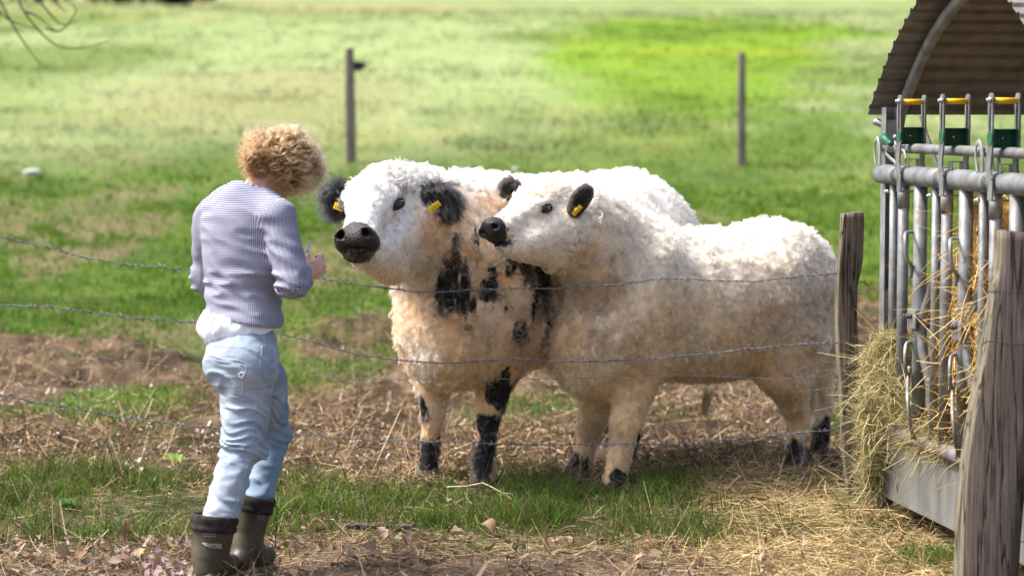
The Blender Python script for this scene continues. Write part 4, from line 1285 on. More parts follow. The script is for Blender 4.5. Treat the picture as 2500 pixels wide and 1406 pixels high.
def build_feeder():
    root = empty("hay_feeder", FP(0, 0, 0), "galvanised hay feeder with corrugated arched roof and yellow handled head locks", "hay feeder")
    L = 1.95; Wd = 1.95
    A3 = np.array([FU, FV, V3(0, 0, 1)])
    # corner posts: folded channel
    for (t, s) in ((0, 0), (L, 0), (0, Wd), (L, Wd)):
        mb = MB()
        mb.box(FP(t, s + .002, .83), .004, .05, 1.62, A3)
        mb.box(FP(t + .03, s - .021, .83), .056, .004, 1.62, A3)
        mb.box(FP(t + .03, s + .025, .83), .056, .004, 1.62, A3)
        mb.box(FP(t + .045, s + .002, 1.5), .02, .044, .18, A3)
        mb.box(FP(t + .03, s + .002, .86), .05, .042, .11, A3)
        mb.build("corner_post", M_GALV2, root, bevel=.001)
    # rails on the four sides
    for (name, z, r, so) in (("top_rail", 1.376, .0385, -.03), ("upper_bar", 1.481, .0195, -.02), ("base_rail", .365, .03, -.02)):
        MB().tube([FP(t, so, z) for t in np.linspace(.03, L, 6)], r, 20).build(name, M_GALV, root, True)
        MB().tube([FP(t, Wd, z) for t in np.linspace(.03, L, 4)], r, 12).build(name, M_GALV, root, True)
        MB().tube([FP(L, s, z) for s in np.linspace(0, Wd, 4)], r, 12).build(name, M_GALV, root, True)
    MB().tube([FP(0, s, .365) for s in np.linspace(0, Wd, 4)], .03, 12).build("base_rail", M_GALV, root, True)
    # uprights
    def upright(t, r, z0=.37, z1=1.36, s=-.025, name="upright"):
        return MB().tube([FP(t, s, z) for z in (z0, (z0 + z1) / 2, z1)], r, 16).build(name, M_GALV, root, True)
    bays = [0, .493, .986, 1.479]
    for b in bays:
        if .172 + b > L: break
        upright(.172 + b, .0165)
        u = upright(.29 + b, .0215)
        # clamp: sleeve and strap round the top rail
        mb = MB()
        mb.tube([FP(.29 + b, -.025, z) for z in (1.25, 1.345)], .0245, 14)
        for a0 in (-.018, .018):
            ring = [FP(.275 + b + a0 * .6, -.03, 1.376) + FV * .0405 * math.cos(a) + V3(0, 0, .0405) * math.sin(a) for a in np.linspace(0, 2 * math.pi, 22)]
            mb.tube(ring, .0028, 6, False)
        mb.build("clamp", M_GALV2, root, True)
        mb = MB()
        c = FP(.252 + b, -.07, 1.312)
        mb.tube([c, c + FV * -.014], .008, 6); mb.tube([c + FV * -.014, c + FV * -.020], .0055, 8)
        mb.build("bolt", M_BOLT, root, True)
        if .49 + b > L: continue
        m = upright(.49 + b, .0265, .36, 1.37)
        # swinging bar with its bent lower end
        sw = smooth_path([FP(.655 + b, .005, 1.33), FP(.64 + b, .0, 1.10), FP(.585 + b, -.005, .96), FP(.52 + b, -.02, .83), FP(.535 + b, -.025, .72), FP(.575 + b, -.01, .60), FP(.60 + b, .0, .45)], 8)
        MB().tube(sw, .020, 14).build("swing_bar", M_GALV, root, True)
        mb = MB()
        mb.box(FP(.50 + b, -.058, .835), .095, .006, .072, A3)
        mb.box(FP(.50 + b, .004, .835), .095, .006, .072, A3)
        pv = mb.build("pivot_plate", M_GALV2, root, bevel=.002)
        mb = MB()
        for tt in (.475, .505):
            c = FP(tt + b, -.062, .845); mb.tube([c, c - FV * .012], .010, 6); mb.tube([c - FV * .012, c - FV * .022], .006, 8)
        mb.build("bolt", M_WIRE2, pv, True)
        # spring rod beside it
        mb = MB().tube([FP(.635 + b, -.02, .985), FP(.625 + b, -.02, .55)], .0065, 8)
        mb.tube([FP(.635 + b, -.03, .985), FP(.635 + b, .01, .985)], .010, 8)
        mb.build("latch_rod", M_GALV, root, True)
        # bent handles
        def rod(zs):
            pts = [FP(.49 + b + dt, -.035 - ds, z) for dt, ds, z in zs]
            MB().tube(smooth_path(pts, 6), .0075, 8).build("handle_rod", M_GALV2, root, True)
        rod([(-.01, .02, 1.165), (.03, .055, 1.165), (.075, .075, 1.15), (.085, .075, 1.09), (.07, .06, 1.055), (.02, .035, 1.05), (-.005, .022, 1.03), (-.02, .02, .99)])
        rod([(-.01, .02, .745), (.03, .05, .74), (.06, .065, .71), (.065, .065, .655), (.04, .05, .63), (-.01, .025, .625)])
        rod([(-.012, .022, .65), (-.005, .03, .60), (.05, .05, .575), (.11, .07, .54), (.13, .07, .48), (.105, .055, .43), (.08, .03, .385)])
    # locks: two slotted plates astride the rail, yellow roller, green box
    for i, t in enumerate((.385, .865, 1.355, 1.84)):
        for s, side in ((-.077, -1), (.020, 1)):
            mb = MB()
            zs = [(1.665, 0), (1.50, 0), (1.455, -.012), (1.42, -.014), (1.385, .004), (1.318, .004)]
            prof = [(0, z) for z, _ in zs]
            for k in range(len(zs) - 1):
                a = FP(t + zs[k][1], s, zs[k][0]); c = FP(t + zs[k + 1][1], s, zs[k + 1][0])
                d = norm(c - a); ax = np.array([norm(np.cross(d, FV)), FV, d])
                ln = np.linalg.norm(c - a)
                if k == 0:
                    for o_ in (-.0155, .0155):
                        mb.box((a + c) / 2 + ax[0] * o_, .013, .0065, ln, ax)
                    mb.box(c - d * .008, .044, .0063, .018, ax)
                    mb.tube([a - FV * .00325, a + FV * .00325], .022, 18)
                else:
                    mb.box((a + c) / 2, .044, .0062 - .0001 * k, ln + .004, ax)
            pl = mb.build("lock_plate", M_GALV, root, False)
            if side < 0:
                c = FP(t, s, 1.662)
                MB().tube([c, c - FV * .010], .010, 6).tube([c - FV * .010, c - FV * .017], .006, 10).build("bolt", M_BOLT, pl, True)
        MB().tube([FP(t, -.073, 1.660), FP(t, .016, 1.660)], .0105, 16).build("yellow_roller", M_YELP, root, True)
        gb = MB()
        c = FP(t, -.028, 1.530)
        gb.box(c + FU * -.016, .004, .086, .066, A3); gb.box(c + V3(0, 0, .031), .036, .086, .004, A3)
        gb.box(c - V3(0, 0, .031), .036, .086, .004, A3)
        for q in (-.041, .041): gb.box(c + FV * q, .036, .004, .062, A3)
        gb.tube([c - FV * .054, c - FV * .046], .026, 14)
        g = gb.build("green_stop", M_GREENP, root, bevel=.0015)
        MB().tube([c + FU * -.013, c + FU * -.009], .006, 10).build("bolt", M_BOLT, g, True)
        MB().box(FP(t, -.028, 1.316), .044, .09, .006, A3).build("lock_foot", M_GALV2, root, bevel=.002)
        # saddle on the rail
        mb = MB()
        for q in (-.02, .02): mb.box(FP(t + .02, -.03 + q, 1.425), .03, .004, .03, A3)
        mb.box(FP(t + .02, -.03, 1.441), .03, .044, .004, A3)
        mb.build("saddle", M_GALV2, root)
    # plate hooks that carry the upper bar
    for t in (1.16, .02):
        for s in (-.05, .012):
            ring = [FP(t - .0, s, 1.40), FP(t - .02, s, 1.46), FP(t - .012, s, 1.505), FP(t + .018, s, 1.512), FP(t + .04, s, 1.47), FP(t + .045, s, 1.40)]
            MB().tube(smooth_path(ring, 6), .012, 8, sx=.35).build("bar_hook", M_GALV2, root, True)
    # green ball handle with its bent lever
    a = FT(2152, 334, -.06); b = FT(2176, 352, -.06)
    mb = MB().tube([a + (b - a) * q for q in np.linspace(0, 1, 8)], [.001, .017, .0225, .0225, .017, .0125, .011, .011], 18)
    mb.build("ball_handle", M_GREENP, root, True)
    mb = MB()
    mb.tube(smooth_path([FT(2176, 352, -.055), FT(2163, 372, -.055), FT(2172, 385, -.055), FT(2186, 398, -.055), FT(2185, 408, -.055)], 6), .008, 8, sx=.5)
    mb.tube(smooth_path([FT(2184, 360, -.05), FT(2205, 368, -.04), FT(2212, 392, -.04)], 6), .0075, 8, sx=.5)
    mb.tube([FT(2187, 334, -.05), FT(2188, 385, -.05)], .0065, 8)
    mb.tube([FT(2186, 332, -.05), FT(2188, 340, -.05)], .011, 6)
    mb.tube([FT(2178, 362, -.05), FT(2203, 345, -.05)], .006, 8)
    mb.build("latch_lever", M_GALV2, root, True)
    # a diagonal lever plate behind
    MB().box((FT(2250, 300, .35) + FT(2290, 400, .35)) / 2, .03, .006, .24, np.array([FU, FV, norm(V3(.35, 0, -1))])).build("back_lever", M_GALV2, root)
    # base tray panels
    for s, nm in ((0.0, "base_panel"), (Wd, "base_panel")):
        mb = MB()
        mb.box(FP(L / 2 + .02, s - .012, .205), L - .02, .004, .25, A3)
        mb.box(FP(L / 2 + .02, s + .012, .331), L - .02, .05, .004, A3)
        lo = np.array([FU, norm(FV + V3(0, 0, -.55)), norm(np.cross(FU, norm(FV + V3(0, 0, -.55))))])
        mb.box(FP(L / 2 + .02, s + .06, .055), L - .02, .17, .004, lo)
        mb.box(FP(.034, s - .017, .205), .03, .006, .262, A3)
        pn = mb.build(nm, M_PANEL, root, bevel=.001)
        if s == 0:
            c = FT(2189, 1190, -.016); mb = MB(); mb.tube([c - FV * .001, c - FV * .002], .017, 14, sx=.35)
            mb.build("rust_spot", M_RUSTW, pn)
    for t in (0.0, L):
        MB().box(FP(t, Wd / 2, .205), .004, Wd - .05, .25, A3).build("base_panel", M_PANEL, root)
    MB().box(FP(L / 2, Wd / 2, .075), L - .05, Wd - .05, .01, A3).build("floor_tray", M_GALV2, root)
    # roof: arch tubes and corrugated sheets
    def arch(t): return 2.124 - .504 * (t - .95) ** 2
    for s in (.06, Wd - .05):
        pts = [FP(-.035, s, 1.56)] + [FP(t, s, arch(t) - .045) for t in np.linspace(-.01, 1.91, 30)] + [FP(1.94, s, 1.55)]
        MB().tube(pts, .0235, 16).build("arch_tube", M_GALV2, root, True)
    MB().tube([FP(-.05, -.04, 1.585), FP(-.05, .06, 1.555)], .016, 10).build("arch_foot", M_BOLT, root, True)
    ts = np.linspace(-.06, 1.96, 1200)
    zz = arch(ts); arc = np.concatenate([[0], np.cumsum(np.hypot(np.diff(ts), np.diff(zz)))])
    pitch = .0765
    # trapezoid ridges
    ph = (arc / pitch) % 1.0
    rid = np.interp(ph, [0, .28, .40, .62, .74, 1], [0, 0, 1, 1, 0, 0]) * .013
    tx = np.gradient(ts); tz = np.gradient(zz); nl = np.hypot(tx, tz)
    px_ = ts - tz / nl * rid; pz_ = zz + tx / nl * rid
    keep = np.concatenate([[0], np.where(np.abs(np.diff(rid, 2)) > 2e-5)[0] + 1, [len(ts) - 1]])
    keep = np.unique(np.concatenate([keep, np.arange(0, len(ts), 12)]))
    px_, pz_ = px_[keep], pz_[keep]
    s_edges = [(-.06, .98), (.93, 2.01)]
    for j, (s0, s1) in enumerate(s_edges):
        V = []; n = len(px_)
        for s in np.linspace(s0, s1, 4):
            for i in range(n): V.append(FP(px_[i], s, pz_[i] + j * .003))
        F = [(a * n + i, a * n + i + 1, (a + 1) * n + i + 1, (a + 1) * n + i) for a in range(3) for i in range(n - 1)]
        o = link("roof_sheet", mesh_lists("roof_sheet", V, F), M_ROOF, root)
        md = o.modifiers.new("thickness", 'SOLIDIFY'); md.thickness = .002; md.offset = 1
    return root
build_feeder()
# ------------------------------------------------------------------ the person at the fence
def cloth_mat(name, kind):
    m, nt, b = new_mat(name)
    N, L = nt.nodes, nt.links
    tc = N.new("ShaderNodeTexCoord")
    def attr(n):
        a = N.new("ShaderNodeAttribute"); a.attribute_name = n; return a.outputs["Fac"]
    def math_(op, a, b_=None, c=None):
        n = N.new("ShaderNodeMath"); n.operation = op
        for i, v in enumerate((a, b_, c)):
            if v is None: continue
            if isinstance(v, (int, float)): n.inputs[i].default_value = v
            else: L.new(v, n.inputs[i])
        return n.outputs[0]
    if kind == 'stripe':
        def wave(v, pitch):
            s = math_('SINE', math_('MULTIPLY', v, 2 * math.pi / pitch))
            mr = N.new("ShaderNodeMapRange"); mr.inputs["From Min"].default_value = -.25; mr.inputs["From Max"].default_value = .35
            L.new(s, mr.inputs[0]); return mr.outputs[0]
        a = wave(attr("st1"), .0076); c = wave(attr("st2"), .0058)
        c2 = math_('MULTIPLY', c, attr("panel"))
        # fine vertical ribs break every dark stripe a little, fully on the side panel
        ribs = math_('MULTIPLY_ADD', c, .22, .0)
        k = math_('MAXIMUM', math_('MULTIPLY', a, math_('SUBTRACT', 1.0, math_('MULTIPLY', attr("panel"), .45))), math_('MULTIPLY', c2, .85))
        k = math_('MINIMUM', math_('ADD', k, ribs), 1.0)
        mx = N.new("ShaderNodeMix"); mx.data_type = 'RGBA'
        L.new(k, mx.inputs[0]); mx.inputs[6].default_value = rgb(.085, .087, .16); mx.inputs[7].default_value = rgb(.37, .385, .475)
        L.new(mx.outputs[2], b.inputs["Base Color"])
        bh = k
        dist, st = .001, .3
    elif kind == 'denim':
        n = N.new("ShaderNodeTexNoise"); n.inputs["Scale"].default_value = 6; n.inputs["Detail"].default_value = 5
        L.new(tc.outputs["Object"], n.inputs["Vector"])
        at = N.new("ShaderNodeAttribute"); at.attribute_name = "col"
        mp = N.new("ShaderNodeMapping"); mp.inputs["Scale"].default_value = (1, 1, .3); L.new(tc.outputs["Object"], mp.inputs[0])
        n2 = N.new("ShaderNodeTexNoise"); n2.inputs["Scale"].default_value = 420; n2.inputs["Detail"].default_value = 3
        L.new(mp.outputs[0], n2.inputs["Vector"])
        mr = N.new("ShaderNodeMapRange"); mr.inputs["From Min"].default_value = .3; mr.inputs["From Max"].default_value = .7; mr.inputs["To Min"].default_value = .86; mr.inputs["To Max"].default_value = 1.1
        L.new(n2.outputs[0], mr.inputs[0])
        mx = N.new("ShaderNodeVectorMath"); mx.operation = 'SCALE'; L.new(at.outputs["Color"], mx.inputs[0]); L.new(mr.outputs[0], mx.inputs["Scale"])
        L.new(mx.outputs[0], b.inputs["Base Color"])
        bh = n2.outputs[0]; dist, st = .001, .3
    b.inputs["Roughness"].default_value = .9; b.inputs["Specular IOR Level"].default_value = .1
    bu = N.new("ShaderNodeBump"); bu.inputs["Strength"].default_value = st; bu.inputs["Distance"].default_value = dist
    L.new(bh, bu.inputs["Height"]); L.new(bu.outputs[0], b.inputs["Normal"])
    return m
M_STRIPE = cloth_mat("striped_jersey", 'stripe')
M_DENIM = cloth_mat("bleached_denim", 'denim')
M_SHIRT = noise_mat("white_cotton", (.74, .77, .84), (.82, .84, .88), scale=12, rough=.9, bump=.15, bscale=160, bdist=.002, spec=.1)
M_SKIN = noise_mat("skin", (.56, .32, .24), (.66, .42, .33), scale=14, rough=.5, bump=.1, bscale=120, bdist=.001, spec=.35)
M_SKIN.node_tree.nodes["Principled BSDF"].inputs["Subsurface Weight"].default_value = .15
M_SKIN.node_tree.nodes["Principled BSDF"].inputs["Subsurface Scale"].default_value = .01
M_RUBBER = noise_mat("olive_rubber", (.035, .032, .020), (.12, .10, .068), scale=7, detail=7, rough=.48, bump=.25, bscale=40, spec=.4, contrast=(.42, .72), bdist=.003)
M_CUFF = noise_mat("black_fabric", (.022, .018, .019), (.05, .042, .042), scale=40, rough=.95, bump=.4, bscale=200, bdist=.002, spec=.1)
M_LOGO = noise_mat("grey_print", (.42, .42, .38), (.60, .60, .55), scale=30, rough=.7, bump=0)
M_SOLE = noise_mat("muddy_sole", (.09, .065, .04), (.26, .20, .13), scale=25, rough=.9, bump=.7)
M_TISSUE = noise_mat("white_tissue", (.78, .78, .80), (.85, .85, .86), scale=12, rough=.8, bump=.1)
M_METALB = noise_mat("rivet", (.35, .25, .18), (.5, .36, .25), scale=12, rough=.4, metal=.6, bump=0)
M_SEAM = noise_mat("seam_thread", (.30, .35, .44), (.40, .46, .54), scale=60, rough=.9, bump=0)

def build_person():
    P = W
    root = empty("person", V3(-.96, 8.5, -.03), "person seen from behind in striped sweater, bleached jeans and rubber boots, curly blond hair", "person")
    g = norm(V3(.58, .81, 0)); r = V3(g[1], -g[0], 0); z = V3(0, 0, 1)      # facing, right
    A = np.array([r, g, z])
    # --- key joints
    shR, elR, wrR = P(684, 536, 8.47), P(712, 690, 8.42), P(746, 668, 8.63)
    shL, elL, wrL = P(508, 540, 8.74), P(499, 684, 8.80), P(640, 668, 9.0)
    hipN, knN, anN = P(596, 900, 8.50), P(592, 1095, 8.46), P(537, 1262, 8.34)
    hipF, knF, anF = P(640, 930, 8.62), P(668, 1062, 8.70), P(630, 1215, 8.60)
    skull = P(672, 398, 8.66)
    fd = norm(V3(.50, .70, -.55)); fr = norm(np.cross(fd, z)); fu = np.cross(fr, fd); HA = np.array([fr, fd, fu])
    # --- body under the clothes: one continuous figure
    body = [
        ell(P(592, 570, 8.6), (.155, .09, .15), A, .05), ell(P(592, 690, 8.6), (.125, .085, .14), A, .05), ell(P(590, 840, 8.58), (.125, .095, .10), A, .05),
        rc(P(600, 520, 8.6), P(652, 428, 8.62), .062, .052, .03),
        ell(skull, (.075, .092, .088), HA, .03),
        ell(skull + fd * .045 - fu * .045, (.058, .058, .068), HA, .03),
        ell(skull + fd * .055 - fu * .098, (.028, .028, .022), HA, .03),                     # chin
        rc(skull + fd * .10 - fu * .025, skull + fd * .122 - fu * .05, .008, .012, .012),    # nose
        ell(skull + fd * .10 - fu * .078, (.024, .010, .008), HA, .008),                      # lips
        rc(shR, elR, .048, .036, .03), rc(elR, wrR, .035, .024, .02),
        rc(shL, elL, .048, .036, .03), rc(elL, wrL, .035, .024, .02),
        rc(hipN, knN, .078, .052, .04), rc(knN, anN, .050, .036, .03), rc(anN, V3(anN[0] - .01, anN[1], .03), .036, .032, .02),
        rc(hipF, knF, .075, .045, .04), rc(knF, anF, .045, .036, .03), rc(anF, V3(anF[0] - .02, anF[1], .04), .036, .032, .02),
    ]
    for s in (-1, 1):
        body.append(ell(skull + fr * s * .078 - fd * .0 - fu * .03, (.008, .020, .030), HA, .006))   # ears
        body.append(ell(skull + fr * s * .030 + fd * .098 - fu * .02, (.014, .012, .009), HA, .006, 's'))
    # right hand: palm, four bent fingers of different length, thumb along the side
    def hand(w, fwd, side, upv, s=1.0):
        pr = [ell(w + fwd * .042 * s, (.036 * s, .046 * s, .015 * s), np.array([upv, fwd, side]), .012), rc(w - fwd * .01, w + fwd * .03, .022, .026, .02)]
        for i, (ln, off) in enumerate(((.068, .026), (.076, .009), (.070, -.009), (.055, -.025))):
            k = w + fwd * (.078 - .004 * abs(i - 1)) * s + upv * off * s
            m1 = k + (fwd * .72 - side * .50 + upv * .12 * (1 - i)) * ln * .48 * s
            m2 = m1 + (fwd * .10 - side * .85 - upv * .10) * ln * .32 * s
            tp = m2 + (-fwd * .55 - side * .55) * ln * .24 * s
            pr += [rc(k - fwd * .015, m1, .0092 * s, .0085 * s, .006), rc(m1, m2, .0085 * s, .0078 * s, .003), rc(m2, tp, .0078 * s, .0068 * s, .003)]
        b0 = w + fwd * .018 * s + upv * .024 * s - side * .006
        m = b0 + (fwd * .55 + upv * .55 - side * .5) * .042 * s
        tp = m + (fwd * .70 + upv * .1 - side * .55) * .034 * s
        pr += [rc(b0, m, .0125 * s, .0098 * s, .010), rc(m, tp, .0098 * s, .0078 * s, .003)]
        return pr, tp
    hf = norm(V3(.62, .62, .30)); hs = norm(np.cross(hf, z)); hu = np.cross(hs, hf)
    prR, tip = hand(wrR + hf * .012, hf, hs * 1.0, hu, .95)
    body += prR
    hf2 = norm(V3(.9, .1, .05)); hs2 = -norm(np.cross(hf2, z)); hu2 = z
    prL, tipL = hand(wrL + hf2 * .01, hf2, hs2, hu2, .95)
    body += prL
    V, Q = surface(body, .0048)
    V = relax(V, Q, 1)
    link("body", mesh_np("body_skin", V, Q), M_SKIN, root)

    # --- sweater
    torso = [
        ell(P(590, 560, 8.61), (.176, .112, .155), A, .06),
        ell(P(590, 655, 8.60), (.150, .108, .17), A, .06),
        ell(P(596, 745, 8.59), (.140, .112, .09), A, .05),
        ell(P(594, 790, 8.58), (.148, .125, .06), A, .05),
        rc(P(616, 482, 8.60), P(530, 512, 8.71), .060, .054, .05), rc(P(616, 482, 8.60), P(672, 522, 8.50), .060, .056, .05),
        rc(P(606, 490, 8.59), P(622, 462, 8.60), .070, .060, .04),
    ]
    armR = [rc(shR, elR, .060, .050, .04), rc(elR, P(736, 676, 8.57), .050, .036, .03), rc(P(736, 676, 8.57), wrR + hf * -.005, .036, .031, .02)]
    armL = [rc(shL, elL, .058, .046, .04), rc(elL, P(600, 672, 8.96), .046, .036, .03)]
    def folds(p):
        q = p.copy(); 
        n1 = vnoise(np.stack([q[:, 0] * 14 + q[:, 2] * 16, q[:, 1] * 10, q[:, 2] * 26], 1), 101)
        n2 = vnoise(np.stack([q[:, 0] * 7 - q[:, 2] * 10, q[:, 1] * 6, q[:, 2] * 9], 1), 102)
        waist = np.exp(-((q[:, 2] - W(600, 700, 8.6)[2]) / .07) ** 2)
        elb = np.exp(-(np.linalg.norm(q - (elR + V3(0, 0, .03)), axis=1) / .09) ** 2) + np.exp(-(np.linalg.norm(q - (elR + V3(0, 0, .10)), axis=1) / .05) ** 2)
        return -(.0035 + .006 * waist + .005 * elb) * (1 - np.abs(n1) * 2) - .007 * n2
    zt = W(600, 444, 8.6)[2]
    ha, hb = P(487, 750, 8.72), P(694, 806, 8.52)
    COLL = .121
    def clip_sw(p):
        # hem slopes, collar opens round the neck
        zh = ha[2] + (p[:, 0] - ha[0]) / (hb[0] - ha[0]) * (hb[2] - ha[2])
        c1 = zh - p[:, 2] + .0
        coll = np.linalg.norm((p - P(648, 418, 8.64)) * V3(1, 1, .85), axis=1)
        c2 = COLL - coll
        cuff = (p - (wrR - hf * .0)) @ hf
        near = np.linalg.norm(p - wrR, axis=1) < .09
        return np.maximum(np.maximum(c1, c2), np.where(near, cuff, -1))
    V, Q = surface(torso + armR + armL, .0052, disp=folds, clip=clip_sw)
    V = relax(V, Q, 1)
    dT = field(torso, V); dR = field(armR[:2], V); dL = field(armL, V)
    isR = dR < dT - .004; isL = (dL < dT - .004) & ~isR
    def along(p, a, b_, c_):
        u1 = norm(b_ - a); L1 = np.linalg.norm(b_ - a); u2 = norm(c_ - b_)
        d1 = (p - a) @ u1; d2 = L1 + (p - b_) @ u2
        bis = norm(u2 - u1)
        w_ = sstep(-.02, .02, (p - b_) @ norm(u1 + u2))
        return d1 * (1 - w_) + d2 * w_
    st1 = V[:, 2] + .004 * vnoise(V * 8, 5) + .03 * (V[:, 0] - ha[0]) * 0
    st1 = np.where(isR, along(V, shR, elR, wrR), st1); st1 = np.where(isL, along(V, shL, elL, P(600, 672, 8.96)), st1)
    c0 = P(592, 600, 8.6)
    ang = np.arctan2((V - c0) @ r, -((V - c0) @ g))
    st2 = ang * .125
    fx, fy = PX(V)
    edge_l = np.interp(V[:, 2], [W(0, 790, 8.5)[2], W(0, 700, 8.5)[2], W(0, 640, 8.5)[2], W(0, 540, 8.5)[2]], [.18, .55, .72, .95])
    panel = (ang > edge_l) & (ang < 2.0) & ~isR & ~isL & (V[:, 2] < W(0, 525, 8.5)[2])
    low = (V[:, 2] < W(0, 716, 8.5)[2]) & (ang > .05) & (ang < 2.2) & ~isR
    panel = (panel | low).astype(float)
    sw = link("sweater", mesh_np("sweater_cloth", V, Q, True, {"st1": ('POINT', st1), "st2": ('POINT', st2), "panel": ('POINT', panel)}), M_STRIPE, root)
    # collar rib
    cc = P(648, 418, 8.64)
    cd = np.linalg.norm((V - cc) * V3(1, 1, .85), axis=1)
    rim = V[(np.abs(cd - COLL) < .006) & (np.abs(field(torso, V)) < .014)]
    nrm = norm(V3(.25, .3, .95)); e1 = norm(np.cross(nrm, V3(0, 1, 0))); e2 = np.cross(nrm, e1); mc = rim.mean(0)
    an = np.arctan2((rim - mc) @ e2, (rim - mc) @ e1); ring = []
    for k in range(36):
        d_ = np.abs((an - (-math.pi + (k + .5) * 2 * math.pi / 36) + math.pi) % (2 * math.pi) - math.pi)
        if (d_ < .2).any(): ring.append(rim[d_ < .2].mean(0))
    ring = np.array(ring + ring[:2])
    co = MB().tube(ring, .0060, 8, False).build("collar", M_STRIPE, sw, True)
    for n_ in ("st1", "st2", "panel"): set_attr(co.data, n_, 'POINT', np.arange(len(co.data.vertices)) * .0007 if n_ != "panel" else np.zeros(len(co.data.vertices)))

    # --- shirt tail
    shirt = [ell(P(580, 800, 8.58), (.147, .132, .085), A, .04), ell(P(590, 752, 8.58), (.135, .115, .05), A, .04)]
    def sfold(p):
        a = np.arctan2((p - P(583, 800, 8.58)) @ r, (p - P(583, 800, 8.58)) @ g)
        return -.010 * vnoise(np.stack([a * 2.6 + p[:, 2] * 8, p[:, 2] * 9, a * 0], 1), 44) + .009 * np.abs(vnoise(np.stack([a * 5 + p[:, 2] * 22, p[:, 2] * 10, a * 0], 1), 45)) + .005 * np.abs(vnoise(np.stack([a * 9 - p[:, 2] * 30, p[:, 2] * 12, a * 0], 1), 46)) - .004
    z1, z2, z3 = P(0, 846, 8.5)[2], P(0, 842, 8.5)[2], P(0, 806, 8.5)[2]
    def clip_sh(p):
        xz = np.interp(p[:, 0], [P(470, 800, 8.6)[0], P(500, 800, 8.55)[0], P(575, 800, 8.5)[0], P(668, 800, 8.5)[0]], [P(0, 800, 8.6)[2], z1, z2, z3])
        c1 = xz - p[:, 2] + .003 * vnoise(p * 60, 9)
        c2 = p[:, 2] - (ha[2] + (p[:, 0] - ha[0]) / (hb[0] - ha[0]) * (hb[2] - ha[2]) + .012)
        return np.maximum(c1, c2)
    V, Q = surface(shirt, .005, disp=sfold, clip=clip_sh)
    V = relax(V, Q, 1)
    link("shirt", mesh_np("shirt_cloth", V, Q), M_SHIRT, root)

    # --- jeans
    jeans = [
        ell(P(592, 850, 8.57), (.132, .118, .12), A, .05), ell(P(556, 890, 8.50), (.085, .09, .085), A, .05), ell(P(600, 895, 8.48), (.095, .09, .10), A, .05),
        rc(hipN + V3(.008, 0, 0), knN + V3(.003, 0, 0), .098, .070, .05), rc(knN, anN, .070, .056, .03), rc(anN, anN + V3(-.01, -.005, -.08), .052, .045, .02),
        rc(hipF, knF, .088, .052, .05), rc(knF, anF, .052, .050, .03), rc(anF, anF + V3(-.01, -.005, -.08), .048, .045, .02),
    ]
    def jfold(p):
        k1 = np.exp(-((p[:, 2] - knN[2] + .05) / .13) ** 2)
        n1 = vnoise(np.stack([p[:, 0] * 7 + p[:, 2] * 6, p[:, 1] * 7, p[:, 2] * 30 + p[:, 0] * 20 + 2.2 * vnoise(p * 10, 208)], 1), 201)
        k1 = k1 * np.clip(.75 + .8 * vnoise(p * 8, 207), .1, 1.3)
        n2 = vnoise(np.stack([p[:, 0] * 16 - p[:, 2] * 12, p[:, 1] * 12, p[:, 2] * 55], 1), 202)
        n3 = vnoise(p * 9, 203)
        return -(.0035 + .0105 * k1) * (1 - np.abs(n1) * 2.6) - (.0022 + .0042 * k1) * (1 - np.abs(n2) * 2) - .004 * n3
    jt = P(0, 786, 8.5)[2]
    V, Q = surface(jeans, .0050, disp=jfold, clip=lambda p: p[:, 2] - jt)
    V = relax(V, Q, 1)
    dirty = np.clip(.85 * sstep(-.1, .5, fbm(V * 4.5, 88, 3)) * np.exp(-(((V[:, 2] - .62) / .26) ** 2)), 0, 1)
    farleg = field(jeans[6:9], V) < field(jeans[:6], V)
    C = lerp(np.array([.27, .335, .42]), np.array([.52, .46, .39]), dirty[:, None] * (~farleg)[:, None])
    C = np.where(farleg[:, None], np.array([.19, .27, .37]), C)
    C = lerp(C, np.array([.46, .50, .55]), np.clip(.6 * fbm(V * 12, 89), 0, .6)[:, None])
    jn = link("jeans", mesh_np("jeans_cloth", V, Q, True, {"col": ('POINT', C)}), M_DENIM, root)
    jpr = jeans
    def on_surf(px, py, prims=jeans, off=.001, disp=jfold):
        a = W(px, py, 8.1); b_ = W(px, py, 8.9)
        ks = np.linspace(0, 1, 400)
        pts = a + (b_ - a) * ks[:, None]
        hit = np.where(field(prims, pts, disp) < off)[0]
        return pts[hit[0]] if len(hit) else a + (b_ - a) * .5
    def seam(pts, name="seam", rad=.0013, mat=M_SEAM):
        dens = smooth_path([np.array([x, y, 0.0]) for x, y in pts], 6)
        return MB().tube([on_surf(q[0], q[1]) for q in dens], rad, 5).build(name, mat, jn, True)
    seam([(648, 806), (640, 850), (634, 900), (630, 960), (622, 1020), (614, 1090), (600, 1150), (584, 1210), (574, 1245)], "side_seam")
    seam([(500, 838), (540, 846), (600, 850), (636, 862)], "yoke_seam")
    seam([(640, 862), (660, 866), (680, 862)], "front_pocket_seam")
    seam([(645, 860), (648, 835), (660, 822)], "front_pocket_seam")
    seam([(513, 866), (540, 876), (598, 886), (594, 930), (586, 968), (545, 962)], "back_pocket", .0016)
    seam([(520, 878), (548, 884), (593, 893)], "pocket_hem")
    seam([(588, 908), (583, 916), (590, 922), (596, 912), (588, 908)], "heart_patch", .002, M_SHIRT)
    seam([(652, 1010), (672, 1050), (694, 1080), (690, 1130), (676, 1170), (668, 1195)], "side_seam")
    q = on_surf(640, 849); MB().tube([q, q + V3(-.002, -.003, 0)], .0045, 10).build("rivet", M_METALB, jn, True)
    seam([(672, 800), (684, 808), (686, 830)], "belt_loop", .003)

